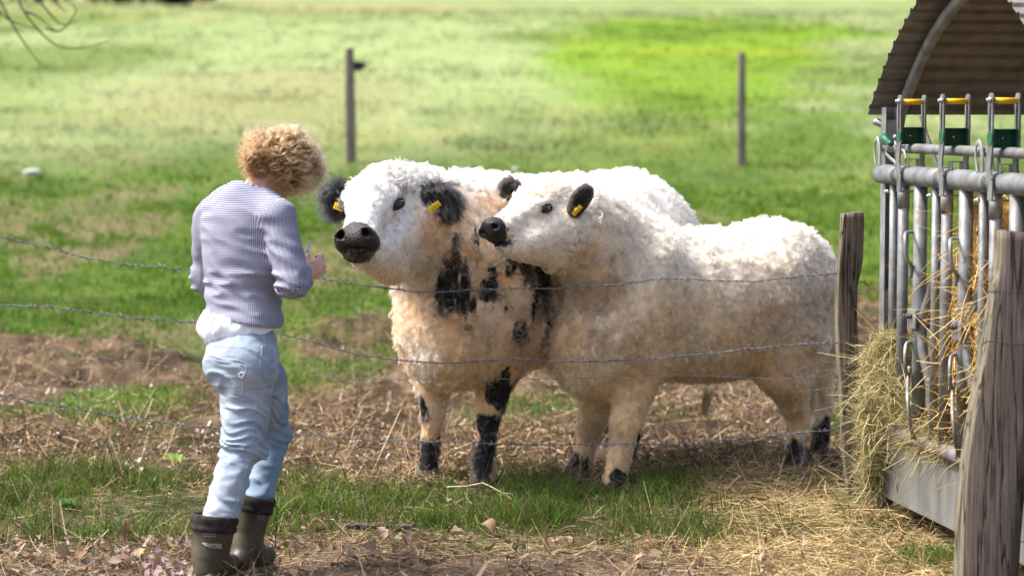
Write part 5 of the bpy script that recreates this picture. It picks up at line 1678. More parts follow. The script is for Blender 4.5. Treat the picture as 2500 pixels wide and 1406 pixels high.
    # --- boots
    def boot(cuff_c, rr, ank, heel, toe, name, tall=True):
        ax = norm(cuff_c - ank)
        pr = [rc(cuff_c, ank, rr, rr * .80, .01), rc(ank, heel, rr * .72, .036, .02), rc(heel + z * .008, toe + z * .008, .036, .036, .02), rc(ank - z * .02, lerp(heel, toe, .6) + z * .02, rr * .62, .034, .03)]
        cut = [rc(cuff_c + ax * .1, cuff_c - ax * .03, rr * .84, rr * .78, .004, 's')]
        def wr(p):
            return -.0025 * (1 - np.abs(vnoise(np.stack([p[:, 0] * 9, p[:, 1] * 9, p[:, 2] * 30], 1), 7)) * 2) * np.exp(-((p[:, 2] - ank[2]) / .06) ** 2) - .002 * vnoise(p * 12, 9)
        def clip(p): return np.maximum((p - cuff_c) @ ax, -.03 + .012 - p[:, 2])
        V, Q = surface(pr + cut, .005, disp=wr, clip=clip)
        V = relax(V, Q, 1)
        o = link(name, mesh_np("boot_rubber", V, Q), M_RUBBER, root)
        # padded black cuff with drawcord channel
        e1 = norm(np.cross(ax, V3(0, 1, 0))); e2 = np.cross(ax, e1)
        V_, n_ = [], 40
        prof = [(-.048, .2), (-.046, 3.5), (-.036, 5.5), (-.028, 3.5), (-.024, 3.2), (-.016, 6.5), (-.004, 7.5), (.006, 6), (.010, 1), (.004, -6), (-.03, -6)]
        for h_, o_ in prof:
            for k in range(n_):
                a = 2 * math.pi * k / n_
                rad = rr * .985 + o_ * .001 + .0015 * math.sin(a * 7 + h_ * 200) * (1 if h_ > -.02 else .2)
                V_.append(cuff_c + ax * h_ + (e1 * math.cos(a) + e2 * math.sin(a)) * rad)
        F_ = [(i * n_ + k, i * n_ + (k + 1) % n_, (i + 1) * n_ + (k + 1) % n_, (i + 1) * n_ + k) for i in range(len(prof) - 1) for k in range(n_)]
        link("boot_cuff", mesh_lists("cuff", V_, F_, True), M_CUFF, o)
        # sole with cleats
        d = norm(V3(toe[0] - heel[0], toe[1] - heel[1], 0)); sd = V3(d[1], -d[0], 0); ln = np.linalg.norm((toe - heel)[:2]) + .075
        c = (heel + toe) / 2; n2 = 36; Vs, Fs = [], []
        for h_, e_ in ((-.038, 0), (-.012, .001), (-.004, -.002)):
            for k in range(n2):
                a = 2 * math.pi * k / n2
                u_ = math.cos(a); w_ = math.copysign(abs(math.sin(a)) ** .7, math.sin(a)) * (1 - .12 * (1 if u_ < .1 else 0))
                Vs.append(V3(c[0], c[1], h_) + d * u_ * (ln / 2 + e_) + sd * w_ * (.044 + e_))
        for i in range(2):
            for k in range(n2): Fs.append((i * n2 + k, i * n2 + (k + 1) % n2, (i + 1) * n2 + (k + 1) % n2, (i + 1) * n2 + k))
        Fs.append(tuple(range(2 * n2, 3 * n2)))
        link("sole", mesh_lists("sole", Vs, Fs, True), M_SOLE, o)
        mbk = MB()
        for k in range(0, n2, 2):
            a = 2 * math.pi * k / n2
            u_ = math.cos(a); w_ = math.copysign(abs(math.sin(a)) ** .7, math.sin(a))
            mbk.box(V3(c[0], c[1], -.024) + d * u_ * (ln / 2 + .002) + sd * w_ * .046, .012, .012, .018, np.array([d, sd, z]))
        mbk.build("tread", M_SOLE, o)
        return o, pr, ax, wr
    c1 = P(524, 1262, 8.34); ank1 = V3(P(514, 1400, 8.33)[0], 8.33, .075)
    b1, pr1, ax1, wr1 = boot(c1, .078, ank1, V3(ank1[0] - .005, 8.30, .022), V3(ank1[0] + .05, 8.47, .02), "boot")
    c2 = P(627, 1216, 8.58); ank2 = V3(P(603, 1345, 8.57)[0], 8.57, .085)
    b2, pr2, ax2, wr2 = boot(c2, .0635, ank2, V3(ank2[0] - .022, 8.53, .022), V3(ank2[0] + .062, 8.63, .018), "boot")
    # ribs and lettering on the near boot
    mb = MB()
    for k in range(6):
        y = 1283 + k * 5
        pts = [on_surf(x, y, pr1, .0024, wr1) for x in np.linspace(497, 528, 6)]
        mb.tube(pts, .0008, 4)
    mb.build("grip_ribs", M_LOGO, b1, True)
    mb = MB()
    for k in range(6):
        pts = [on_surf(x, 1243 + k * 5, pr2, .0012, wr2) for x in np.linspace(628, 646, 5)]
        mb.tube(pts, .0007, 4)
    mb.build("grip_ribs", M_LOGO, b2, True)
    fc = bpy.data.curves.new("lettering", 'FONT'); fc.body = "WORK"; fc.size = .0165; fc.extrude = .0003; fc.space_character = 1.02
    tmp = bpy.data.objects.new("lettering_tmp", fc); COL.objects.link(tmp)
    dg = bpy.context.evaluated_depsgraph_get(); dg.update()
    tm = bpy.data.meshes.new_from_object(tmp.evaluated_get(dg))
    bpy.data.objects.remove(tmp)
    co = np.empty(len(tm.vertices) * 3, np.float32); tm.vertices.foreach_get("co", co); co = co.reshape(-1, 3)
    wd = co[:, 0].max()
    out = []
    for x_, y_, z_ in co:
        px_ = 507 + x_ / wd * 36; py_ = 1337 - y_ / .0165 * 17 + (x_ / wd) * 2
        q = on_surf(px_, py_, pr1, .0032, wr1)
        out.append(q + V3(0, -z_ * 1, 0))
    tm.vertices.foreach_set("co", np.array(out, np.float32).ravel()); tm.update()
    link("lettering", tm, M_LOGO, b1)
    mb = MB()
    for (x0, y0, x1, y1) in ((494, 1325, 509, 1327), (497, 1328, 509, 1331), (501, 1331, 510, 1334)):
        mb.tube([on_surf(x, y, pr1, .0030, wr1) for x, y in ((x0, y0), ((x0 + x1) / 2, (y0 + y1) / 2), (x1, y1))], .0012, 5)
    mb.build("wing_mark", M_LOGO, b1, True)
    # drawcord hanging from the far boot
    cp = smooth_path([P(668, 1216, 8.50), P(674, 1235, 8.49), P(675, 1280, 8.49), P(672, 1325, 8.49)], 6)
    MB().tube(cp, .0016, 6).tube([cp[-1], cp[-1] - V3(0, 0, .012)], .0028, 6).build("drawcord", M_CUFF, b2, True)

    # --- the white scrap in the hand
    c = tip + V3(-.004, -.004, .012)
    hold = empty("tissue", c, "small white tissue pinched in the person's right hand", "tissue")
    Vt = []
    for i in range(7):
        for j in range(4):
            u_, v_ = i / 6, j / 3
            Vt.append(c + V3((v_ - .5) * .020 * (1 - .5 * u_) + u_ * .006, .004 * math.sin(v_ * 6 + u_ * 4), -.012 + u_ * .042 + .004 * math.sin(v_ * 5)))
    Ft = [(i * 4 + j, i * 4 + j + 1, (i + 1) * 4 + j + 1, (i + 1) * 4 + j) for i in range(6) for j in range(3)]
    o = link("tissue_sheet", mesh_lists("tissue_sheet", Vt, Ft, True), M_TISSUE, hold)
    md = o.modifiers.new("thickness", 'SOLIDIFY'); md.thickness = .0012

    # --- curly hair
    rng = np.random.default_rng(77)
    hc = P(684, 388, 8.655)
    cap = [ell(hc + V3(.0, 0, .004), (.108, .100, .092), None, .03), ell(P(645, 384, 8.64), (.072, .09, .050), None, .05), ell(P(738, 412, 8.70), (.055, .07, .062), None, .05)]
    facecut = [ell(skull + fd * .110 - fu * .075, (.075, .07, .085), HA, .03, 's')]
    V, Q = surface(cap + facecut, .007, disp=lambda p: -.010 * vnoise(p * 40, 6) - .020 * vnoise(p * 13, 8))
    V = relax(V, Q, 1); N_ = vnormals(V, Q)
    capc = np.tile(np.array([.16, .08, .035]), (len(V), 1))
    hair = link("hair", mesh_np("hair_mass", V, Q, True, {"col": ('POINT', capc)}), M_HIDE, root)
    nl = 900
    gp, gn = sample_surface(V, Q, N_, nl, rng)
    gp = gp - gn * .012
    K = 30; t = np.linspace(0, 1, K)[None, :, None]
    Lk = rng.uniform(.04, .075, (nl, 1, 1))
    rel = gp - hc
    # hair leans outwards and falls
    outd = norm(gn + rng.normal(0, .35, (nl, 3)))[:, None]
    fall = V3(.05, 0, -1)[None, None] * (np.clip(.55 - rel[:, 2:3] * 4, .1, 1.1) * sstep(-.10, .03, rel[:, 0:1]))[:, None]
    tang = norm(outd * 0.7 + fall * .8)
    axis_path = gp[:, None] + (outd * (1 - t * .5) * .65 + fall * t * .8) * Lk * t
    D = norm(np.gradient(axis_path, axis=1)); 
    ref = norm(rng.normal(size=(nl, 1, 3)))
    S1 = norm(np.cross(D, np.broadcast_to(ref, D.shape))); S2 = np.cross(D, S1)
    turns = Lk / rng.uniform(.030, .050, (nl, 1, 1)) * 2 * math.pi
    ph = rng.random((nl, 1, 1)) * 6.28; hand_ = np.where(rng.random((nl, 1, 1)) < .5, -1, 1)
    rad_ = rng.uniform(.0095, .0170, (nl, 1, 1)) * (.35 + .65 * np.minimum(t * 3, 1))
    G = axis_path + S1 * rad_ * np.cos(turns * t + ph) + S2 * rad_ * np.sin(turns * t + ph) * hand_
    kids = 18
    off = rng.normal(0, .0010, (nl, kids, 1, 3))
    wig = rng.normal(0, .0003, (nl, kids, K, 3))
    PP = G[:, None] + off + wig
    # loosen some strands
    loose = (rng.random((nl, kids, 1, 1)) < .30)
    PP = PP + loose * (rng.normal(0, .006, (nl, kids, 1, 3)) * np.linspace(0, 1, K)[None, None, :, None] + gn[:, None, None] * .020 * np.linspace(0, 1, K)[None, None, :, None] ** 1.5)
    PP = PP.reshape(-1, K, 3)
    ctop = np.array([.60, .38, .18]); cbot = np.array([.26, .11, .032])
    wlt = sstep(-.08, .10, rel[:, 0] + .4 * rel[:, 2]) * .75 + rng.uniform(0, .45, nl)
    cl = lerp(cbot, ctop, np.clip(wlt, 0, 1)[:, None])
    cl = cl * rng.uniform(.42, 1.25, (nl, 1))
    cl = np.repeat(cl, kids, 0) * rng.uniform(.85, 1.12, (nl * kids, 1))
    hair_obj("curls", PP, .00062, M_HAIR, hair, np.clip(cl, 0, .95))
    return root
build_person()
# ------------------------------------------------------------------ hay, grass, litter
def stalks(n, P0, D, L, K=5, bend=.25, rng=RNG, droop=0.0):
    """n bent stalks starting at P0 with direction D and length L"""
    t = np.linspace(0, 1, K)[None, :, None]
    b = rng.normal(0, 1, (n, 1, 3)); D = norm(D)[:, None]
    b = b - D * (b * D).sum(-1, keepdims=True)
    Lc = np.asarray(L).reshape(-1, 1, 1)
    kink = np.where(rng.random((n, 1, 1)) < .3, np.maximum(t - rng.uniform(.3, .7, (n, 1, 1)), 0) * 1.4, 0)
    P = P0[:, None] + D * Lc * t + b * Lc * (bend * t * t + kink * bend * 2)
    P[..., 2:3] -= droop * Lc * t * t
    return P

STRAW_COL = np.array([[.52, .42, .20], [.62, .52, .28], [.40, .31, .15], [.48, .42, .22], [.34, .27, .12]])
def straw_colors(n, rng, pal=STRAW_COL, jit=.2):
    return np.clip(pal[rng.integers(0, len(pal), n)] * rng.uniform(1 - jit, 1 + jit, (n, 1)), 0, .95)

def hay_mass(name, prims, n, rng, parent, label_mat, L=(.06, .16), w=.0032, stick=.35, down=0.3, vox=.012, pal=STRAW_COL, core=(.10, .075, .035), bend=.25):
    V, Q = surface(prims, vox, disp=lambda p: -.03 * vnoise(p * 12, 3) - .012 * vnoise(p * 30, 4))
    V = relax(V, Q, 1); N = vnormals(V, Q)
    cc = lerp(np.array(core), np.array(core) * 2.2, np.clip(.5 + .6 * fbm(V * 20, 5), 0, 1)[:, None])
    c = link(name + "_core", mesh_np(name + "_core", V, Q, True, {"col": ('POINT', cc)}), M_HIDE, parent)
    p0, n0 = sample_surface(V, Q, N, n, rng)
    tang = rng.normal(0, 1, (n, 3)); tang = tang - n0 * (tang * n0).sum(1, keepdims=True)
    tang = norm(tang)
    D = tang + n0 * rng.uniform(-.15, stick, (n, 1)) * 1.0 + V3(0, 0, -1) * rng.uniform(0, down, (n, 1))
    P0 = p0 + n0 * rng.uniform(-.008, .014, (n, 1))
    Lr = rng.uniform(*L, n) * np.where(rng.random(n) < .15, 1.6, 1)
    P = stalks(n, P0, D, Lr, 6, bend, rng, .12)
    me = ribbons(name + "_stalks", P, w * rng.uniform(.5, 1.3, n), straw_colors(n, rng, pal), .6)
    s = link(name + "_stalks", me, M_STRAW, parent)
    s["kind"] = "stuff"
    return c

def build_hay():
    rng = np.random.default_rng(21)
    r1 = empty("hay_bale", FP(1.2, .6, .35), "golden straw bale standing inside the feeder behind its bars", "hay bale")
    gold = np.array([[.62, .44, .17], [.70, .53, .24], [.52, .35, .12], [.58, .42, .18], [.42, .27, .09]])
    pr = [ell(FP(1.18, .50, .85), (.60, .50, .62), np.array([FU, FV, V3(0, 0, 1)]), .05), ell(FP(1.15, .45, .55), (.55, .42, .36), np.array([FU, FV, V3(0, 0, 1)]), .08),
          rc(FP(.84, .13, 1.22), FP(.78, .12, .45), .10, .12, .08)]
    hay_mass("hay_bale", pr, 16000, rng, r1, None, (.05, .15), .0034, .5, .5, .02, gold, (.22, .13, .045))
    r2 = empty("hay_heap", FP(.2, -.1, .35), "green grey hay spilling out of the feeder corner over the split post", "hay")
    A3 = np.array([FU, FV, V3(0, 0, 1)])
    pr = [ell(W(2178, 925, 9.56), (.090, .13, .15), None, .05), ell(W(2142, 965, 9.6), (.058, .10, .10), None, .05), ell(W(2195, 850, 9.56), (.062, .11, .07), None, .05),
          ell(W(2225, 985, 9.48), (.085, .15, .12), None, .05), rc(W(2142, 1020, 9.62), W(2132, 1190, 9.66), .038, .030, .05),
          rc(W(2250, 1020, 9.4), W(2330, 1085, 8.95), .07, .05, .06)]
    pal = np.array([[.50, .43, .22], [.58, .50, .27], [.38, .33, .16], [.44, .41, .21], [.30, .25, .12]])
    hay_mass("hay_heap", pr, 15000, rng, r2, None, (.03, .09), .0022, .10, .2, .012, pal * .9, (.07, .055, .028), bend=.4)
    # long wisps hanging from the heap and over the post
    n = 200
    P0 = np.array([W(x, y, Y) for x, y, Y in zip(rng.uniform(2100, 2235, n), rng.uniform(830, 1080, n), rng.uniform(9.40, 9.62, n))])
    D = rng.normal(0, .5, (n, 3)) + V3(-.25, -.25, -.55)
    P = stalks(n, P0, D, rng.uniform(.05, .14, n), 7, .5, rng, .25)
    s = link("hay_wisps", ribbons("hay_wisps", P, .0030 * rng.uniform(.6, 1.2, n), straw_colors(n, rng, pal * 1.15), .6), M_STRAW, r2); s["kind"] = "stuff"
    n = 130                                                        # straw caught between the bars
    t = rng.uniform(.55, 1.45, n); zz = rng.uniform(.38, 1.3, n)
    P0 = np.array([FP(a, rng.uniform(-.03, .06), b) for a, b in zip(t, zz)])
    P = stalks(n, P0, rng.normal(0, 1, (n, 3)) + -FV * .5, rng.uniform(.06, .2, n), 6, .25, rng, .3)
    s = link("hay_wisps", ribbons("hay_wisps", P, .0032 * rng.uniform(.6, 1.2, n), straw_colors(n, rng, gold), .6), M_STRAW, r1); s["kind"] = "stuff"
build_hay()

def ground_pts(n, y0, y1, rng, xl=-.26, xr=.26, power=1.0):
    """random ground positions within the field of view and a margin, denser towards the camera"""
    u = rng.random(n) ** power
    Y = y0 + (y1 - y0) * u
    X = rng.uniform(xl, xr, n) * Y
    return X, Y

def blades(name, X, Y, rng, h, w, tuft, lean, pal, K=4, label=None, extra_z=0.0):
    n = len(X)
    Z = gh(X, Y) + extra_z
    P0 = np.stack([X, Y, Z], 1)
    D = np.stack([rng.normal(0, lean, n), rng.normal(0, lean, n), np.ones(n)], 1)
    D = norm(D)
    t = np.linspace(0, 1, K)[None, :, None]
    side = rng.normal(0, 1, (n, 1, 3)) * V3(1, 1, 0)
    H = np.asarray(h).reshape(-1, 1, 1)
    P = P0[:, None] + D[:, None] * H * t + norm(side) * H * (rng.uniform(.05, .55, (n, 1, 1)) * t ** 2) - V3(0, 0, 1) * H * .22 * t ** 3
    P[:, 0, 2] -= .01
    c = np.clip(pal[rng.integers(0, len(pal), n)] * rng.uniform(.7, 1.25, (n, 1)), 0, .9)
    fac = np.stack([rng.normal(0, 1, n), rng.normal(0, .4, n), np.zeros(n)], 1)
    me = ribbons(name, P, w, c, .12, facing=np.cross(fac, V3(0, 0, 1))[:, None])
    o = link(name, me, M_GRASS)
    tag(o, label, "grass", kind="stuff")
    return o

def clumped(n, X, Y, rng, k=18, spread=.03):
    """turn positions into tufts: k blades per centre"""
    c = n // k
    X = np.repeat(X[:c], k) + rng.normal(0, spread, c * k)
    Y = np.repeat(Y[:c], k) + rng.normal(0, spread, c * k)
    return X, Y

def build_vegetation():
    rng = np.random.default_rng(33)
    G = np.array([[.05, .115, .012], [.075, .16, .015], [.03, .08, .010], [.14, .26, .02], [.12, .13, .04], [.22, .18, .08]])
    GB = np.array([[.075, .18, .008], [.11, .22, .012], [.05, .13, .008], [.14, .25, .018], [.18, .24, .05]])
    # --- verge in front of and under the fence
    n = 74000
    X, Y = ground_pts(n, 8.9, 10.75, rng)
    X, Y = clumped(n, X, Y, rng, 22, .035)
    p = np.stack([X, Y, X * 0], 1)
    px_ = 1250 + X / Y * FPX
    dens = .58 + 1.15 * fbm(p * 2.1, 71, 3)
    band = sstep(9.15, 9.5, Y + .12 * fbm(p * 1.1, 72)) * (1 - sstep(10.42, 10.68, Y + .12 * fbm(p * 1.4, 73)))
    hayzone = sstep(1640, 1850, px_ + 120 * fbm(p * 2, 74))
    keep = rng.random(len(X)) < np.clip(dens, .04, 1) * (band * .97 + .10) * (1 - .93 * hayzone)
    near_hoof = np.zeros(len(X))
    for hx, hy in ((1176, 1186), (1041, 1168), (1501, 1198), (1409, 1168)):
        c_ = W(hx, hy, CAM_H * FPX / (hy - 275))
        near_hoof = np.maximum(near_hoof, sstep(1.15, .7, np.sqrt(((X - c_[0]) / .13) ** 2 + ((Y - c_[1] + .16) / .26) ** 2)))
    keep &= rng.random(len(X)) > .8 * near_hoof
    X, Y, near_hoof = X[keep], Y[keep], near_hoof[keep]
    h = (1 - .6 * near_hoof) * rng.uniform(.04, .145, len(X)) * (.5 + 1.0 * np.clip(.5 + .6 * fbm(np.stack([X, Y, X * 0], 1) * 3.5, 75), 0, 1))
    blades("verge_grass", X, Y, rng, h, rng.uniform(.0022, .0048, len(X)), 0, .33, G, 5, "tall green verge grass growing in tufts under the barbed wire")
    # tufts by the feeder
    n = 1600
    cx, cy = W(2310, 1300, 8.6)[0], 8.65
    X, Y = cx + rng.normal(0, .09, n), cy + rng.normal(0, .10, n)
    blades("feeder_grass", X, Y, rng, rng.uniform(.04, .14, n), rng.uniform(.003, .005, n), 0, .45, G, 5, "small green grass tuft at the foot of the feeder panel")
    # --- pasture grass beyond the trampled strip
    n = 150000
    X, Y = ground_pts(n, 11.0, 31.0, rng, power=1.15)
    X, Y = clumped(n, X, Y, rng, 12, .05)
    p = np.stack([X, Y, X * 0], 1)
    m = mud_mask(X, Y)
    patch = sstep(.35, .75, fbm(p * np.array([1.1, .9, 1]), 81, 2)) * sstep(11.2, 12.4, Y)
    keep = rng.random(len(X)) < (1 - m) * (.35 + .65 * sstep(-.4, .3, fbm(p * 1.2, 82, 2))) + .8 * m * patch
    X, Y = X[keep], Y[keep]
    fade = rng.random(len(X)) < 1 - .97 * sstep(21, 30.5, Y)
    X, Y = X[fade], Y[fade]
    h = rng.uniform(.03, .10, len(X)) * (.8 + .3 * sstep(14, 24, Y))
    blades("pasture_grass", X, Y, rng, h, rng.uniform(.005, .009, len(X)) * (Y / 15), 0, .4, GB, 4, "bright green pasture grass behind the cows")
    # --- rougher tussocks up the slope
    n = 60000
    X, Y = ground_pts(n, 29.0, 88.0, rng, power=1.25)
    X, Y = clumped(n, X, Y, rng, 10, .16)
    p = np.stack([X, Y, X * 0], 1)
    keep = rng.random(len(X)) < .25 + .7 * sstep(-.1, .5, fbm(p * .5, 93, 3))
    X, Y = X[keep], Y[keep]; k = len(X)
    cg = ground_color(X, Y) * rng.uniform(.85, 1.3, (k, 1)) * np.repeat(rng.uniform(.7, 1.35, (k // 10 + 1, 1)), 10, 0)[:k]
    D = np.stack([rng.normal(0, .5, k), rng.normal(0, .5, k), np.ones(k)], 1)
    P = stalks(k, np.stack([X, Y, gh(X, Y) - .01], 1), D, rng.uniform(.05, .15, k), 3, .3, rng, .1)
    tag(link("meadow_grass", ribbons("meadow_grass", P, .014 * (Y / 30), np.clip(cg, 0, .9), .3), M_GRASS), "pale and lime green rough grass on the slope beyond the far fence", "grass", kind="stuff")
    # --- dead thatch on the trampled strip
    n = 72000
    X, Y = ground_pts(n, 10.25, 18.6, rng, power=1.35)
    X, Y = clumped(n, X, Y, rng, 16, .06)
    m = mud_mask(X, Y)
    keep = rng.random(len(X)) < m * np.clip(.75 + .6 * fbm(np.stack([X, Y, X * 0], 1) * 2.0, 86), .15, 1) + .03
    X, Y = X[keep], Y[keep]; k = len(X)
    P0 = np.stack([X, Y, gh(X, Y) + rng.uniform(0, .02, k)], 1)
    D = np.stack([rng.normal(0, 1, k), rng.normal(0, 1, k), rng.uniform(-.05, .35, k)], 1)
    P = stalks(k, P0, D, rng.uniform(.03, .11, k), 5, .45, rng, .1)
    pal = np.array([[.25, .165, .09], [.34, .24, .135], [.16, .105, .06], [.46, .36, .23], [.10, .07, .045], [.29, .19, .10], [.08, .056, .036]])
    me = ribbons("dead_grass", P, rng.uniform(.003, .0075, k), straw_colors(k, rng, pal, .25), .5)
    tag(link("dead_grass", me, M_STRAW), "matted brown dead grass on the trampled strip behind the fence", "dead grass", kind="stuff")
    # pale wood chips and crumbs
    n = 5200
    X, Y = ground_pts(n, 10.3, 15.5, rng); m = mud_mask(X, Y)
    k_ = rng.random(n) < m * np.clip(.5 + fbm(np.stack([X, Y, X * 0], 1) * 1.3, 83), .05, 1); X, Y = X[k_], Y[k_]; k = len(X)
    P0 = np.stack([X, Y, gh(X, Y) + .008], 1)
    D = np.stack([rng.normal(0, 1, k), rng.normal(0, 1, k), rng.normal(0, .25, k)], 1)
    P = stalks(k, P0, D, rng.uniform(.015, .05, k), 3, .2, rng)
    pal = np.array([[.50, .42, .36], [.62, .55, .48], [.36, .28, .22], [.45, .36, .30]])
    me = mesh_np("wood_chips", *chips(P, rng.uniform(.006, .014, k)), False, None)
    set_attr(me, "col", 'POINT', np.repeat(straw_colors(k, rng, pal), P.shape[1] * 4, axis=0))
    tag(link("wood_chips", me, M_STRAW), "pale wood chips and clods strewn over the trampled strip", "wood chips", kind="stuff")
    # --- hay and litter on the path and the verge
    n = 58000
    X, Y = ground_pts(n, 7.9, 10.7, rng)
    px_ = 1250 + X / Y * FPX
    p = np.stack([X, Y, X * 0], 1)
    hz = sstep(1500, 1900, px_ + 150 * fbm(p * 2, 74)); pz = 1 - sstep(9.25, 9.6, Y)
    keep = rng.random(n) < np.clip(.20 + .75 * hz + .35 * pz * np.clip(.5 + .8 * fbm(p * 2.2, 84), 0, 1), 0, 1)
    X, Y, hz = X[keep], Y[keep], hz[keep]; k = len(X)
    lift = rng.uniform(0, .018, k) + hz * rng.uniform(0, .05, k) * (.5 + .5 * np.clip(fbm(np.stack([X, Y, X * 0], 1) * 4, 85), -1, 1))
    P0 = np.stack([X, Y, gh(X, Y) + lift], 1)
    D = np.stack([rng.normal(0, 1.3, k), rng.normal(0, .9, k), rng.uniform(-.1, .22, k)], 1)
    P = stalks(k, P0, D, rng.uniform(.04, .17, k), 6, .22, rng, .08)
    pale = np.array([[.46, .35, .17], [.56, .45, .24], [.33, .24, .12], [.42, .33, .16], [.20, .13, .07]])
    brown = np.array([[.24, .165, .095], [.34, .25, .15], [.14, .095, .06], [.42, .33, .20]])
    c = np.where(hz[:, None] > .5, straw_colors(k, rng, pale), straw_colors(k, rng, brown))
    me = ribbons("loose_hay", P, rng.uniform(.0015, .0036, k), c, .5)
    tag(link("loose_hay", me, M_STRAW), "loose hay and dry stalks scattered over the path and under the post", "loose hay", kind="stuff")

def chips(P, w):
    """box-section slivers along P"""
    N, K = P.shape[:2]
    T = np.gradient(P, axis=1); ref = V3(0.1, .2, 1)
    S = norm(np.cross(T, np.broadcast_to(ref, T.shape))); U = np.cross(S, norm(T))
    w = w.reshape(-1, 1, 1) * .5; th = w * .5
    V = np.stack([P - S * w - U * th, P + S * w - U * th, P + S * w + U * th, P - S * w + U * th], 2).reshape(-1, 3)
    base = (np.arange(N) * K * 4)[:, None, None]; k = (np.arange(K - 1) * 4)[None, :, None]; j = np.arange(4)[None, None]
    a = base + k + j; b = base + k + (j + 1) % 4
    F = np.stack([a, b, b + 4, a + 4], -1).reshape(-1, 4)
    e0 = (base[:, 0] + np.array([[0, 3, 2, 1]])); e1 = (base[:, 0] + (K - 1) * 4 + np.array([[0, 1, 2, 3]]))
    return V, np.vstack([F, e0, e1])
build_vegetation()

# ------------------------------------------------------------------ leaves, petals, board, long stalk, weeds
M_LEAF = attr_mat("dry_leaf", rough=.85, spec=.12, transl=.15, noise=.2, nscale=60)
ORD = "first second third fourth fifth sixth seventh eighth ninth tenth eleventh twelfth thirteenth fourteenth fifteenth sixteenth seventeenth eighteenth nineteenth twentieth".split()
ORD += ["twenty-" + q for q in ORD[:9]] + ["thirtieth"] + ["thirty-" + q for q in ORD[:9]]
LOOK = ["dry curled", "dry folded", "small crumpled", "flat dry", "pinkish dry", "pale curled"]
def build_small():
    rng = np.random.default_rng(55)
    # a few leaf shapes shared by all copies
    shapes = []
    for k in range(6):
        V, F = [], []
        nx, ny = 7, 5
        cr = rng.uniform(.3, 1.1); fold = rng.uniform(.2, .9); hue = [(.36, .24, .15), (.44, .32, .23), (.30, .20, .14), (.40, .27, .18), (.34, .27, .23), (.50, .36, .24)][k]
        for i in range(nx):
            u = i / (nx - 1)
            wd = math.sin(math.pi * min(1, u * .96 + .02)) ** .7 * .42 * (1 + .22 * math.sin(u * 19 + k))
            for j in range(ny):
                v = j / (ny - 1) * 2 - 1
                V.append((u - .5, v * wd, fold * abs(v) * wd * .8 + .22 * cr * math.sin(u * 3.1 + k) + .06 * math.sin(v * 5 + u * 7 + k)))
        for i in range(nx - 1):
            for j in range(ny - 1):
                F.append((i * ny + j, (i + 1) * ny + j, (i + 1) * ny + j + 1, i * ny + j + 1))
        V.append((-.5, .01, .1)); V.append((-.5, -.01, .1)); V.append((-.78, 0, .16)); F.append((len(V) - 3, len(V) - 2, len(V) - 1))
        me = mesh_lists("leaf_blade", V, F, True); me.materials.append(M_LEAF)
        set_attr(me, "col", 'POINT', np.tile(np.array(hue) * .68, (len(V), 1)) * rng.uniform(.8, 1.15, (len(V), 1)))
        shapes.append(me)
    spots = [(300, 1340, .075), (100, 1335, .05), (30, 1360, .05), (60, 1385, .055), (200, 1400, .05), (215, 1345, .045), (188, 1395, .05), (250, 1360, .045), (360, 1350, .05), (400, 1372, .05),
             (440, 1352, .05), (330, 1380, .045), (455, 1380, .05), (140, 1378, .05), (915, 1300, .06), (1010, 1345, .045), (895, 1366, .065), (930, 1325, .05), (1185, 1320, .07), (1120, 1335, .06),
             (1310, 1275, .05), (850, 1345, .05), (720, 1345, .06), (745, 1330, .06), (765, 1310, .055), (860, 1395, .05), (820, 1390, .05), (1600, 1375, .05), (1650, 1365, .05), (1560, 1395, .045),
             (1530, 1215, .04), (1860, 1395, .05), (1400, 1350, .045), (1480, 1385, .05), (15, 1310, .05), (620, 1400, .05), (690, 1370, .05), (660, 1385, .05), (1250, 1390, .05), (1700, 1330, .04),
             (270, 1395, .05), (380, 1395, .045), (290, 1400, .05), (90, 1400, .05), (1040, 1400, .05), (960, 1390, .045), (160, 1340, .045), (1900, 1330, .04), (1455, 1240, .035), (1095, 1250, .03)]
    for i, (x, y, s) in enumerate(spots):
        yy = CAM_H * FPX / max(y - 275, 1)
        for _ in range(3):
            Xp = (x - 1250) / FPX * yy; zz = float(gh(Xp, yy)); yy = (CAM_H - zz) * FPX / (y - 275)
        o = bpy.data.objects.new("dry_leaf", shapes[i % 6]); COL.objects.link(o)
        o.location = (Xp, yy, zz + .022 + rng.uniform(0, .015)); o.scale = (s * 1.15, s * 1.15, s * 1.15)
        o.rotation_euler = (rng.normal(0, .45), rng.normal(0, .45), rng.uniform(0, 6.28))
        left = x < 480
        same = sorted(q[0] for q in spots if (q[0] < 480) == left)
        k_ = same.index(x)
        if left: lb = "%s leaf, %s from the left among those left of the boots" % (LOOK[i % 6], ORD[k_])
        else: lb = "%s leaf, %s rightwards from the boots on the path" % (LOOK[i % 6], ORD[k_])
        tag(o, lb, "leaf", "dry leaves on the path left of the boots" if left else "dry leaves on the path right of the boots")
    # leaf crumbs nobody can count
    n = 6500
    X = rng.uniform(-.24, .24, n) * 9; Y = rng.uniform(7.9, 9.3, n)
    k_ = rng.random(n) < np.where(X < -.9, .9, .35); X, Y = X[k_], Y[k_]; n = len(X)
    P0 = np.stack([X, Y, gh(X, Y) + rng.uniform(.0, .015, n)], 1)
    P = stalks(n, P0, np.stack([rng.normal(0, 1, n), rng.normal(0, 1, n), rng.normal(0, .3, n)], 1), rng.uniform(.012, .045, n), 4, .5, rng)
    pal = np.array([[.20, .14, .10], [.28, .21, .165], [.13, .09, .065], [.33, .26, .22], [.22, .135, .085]])
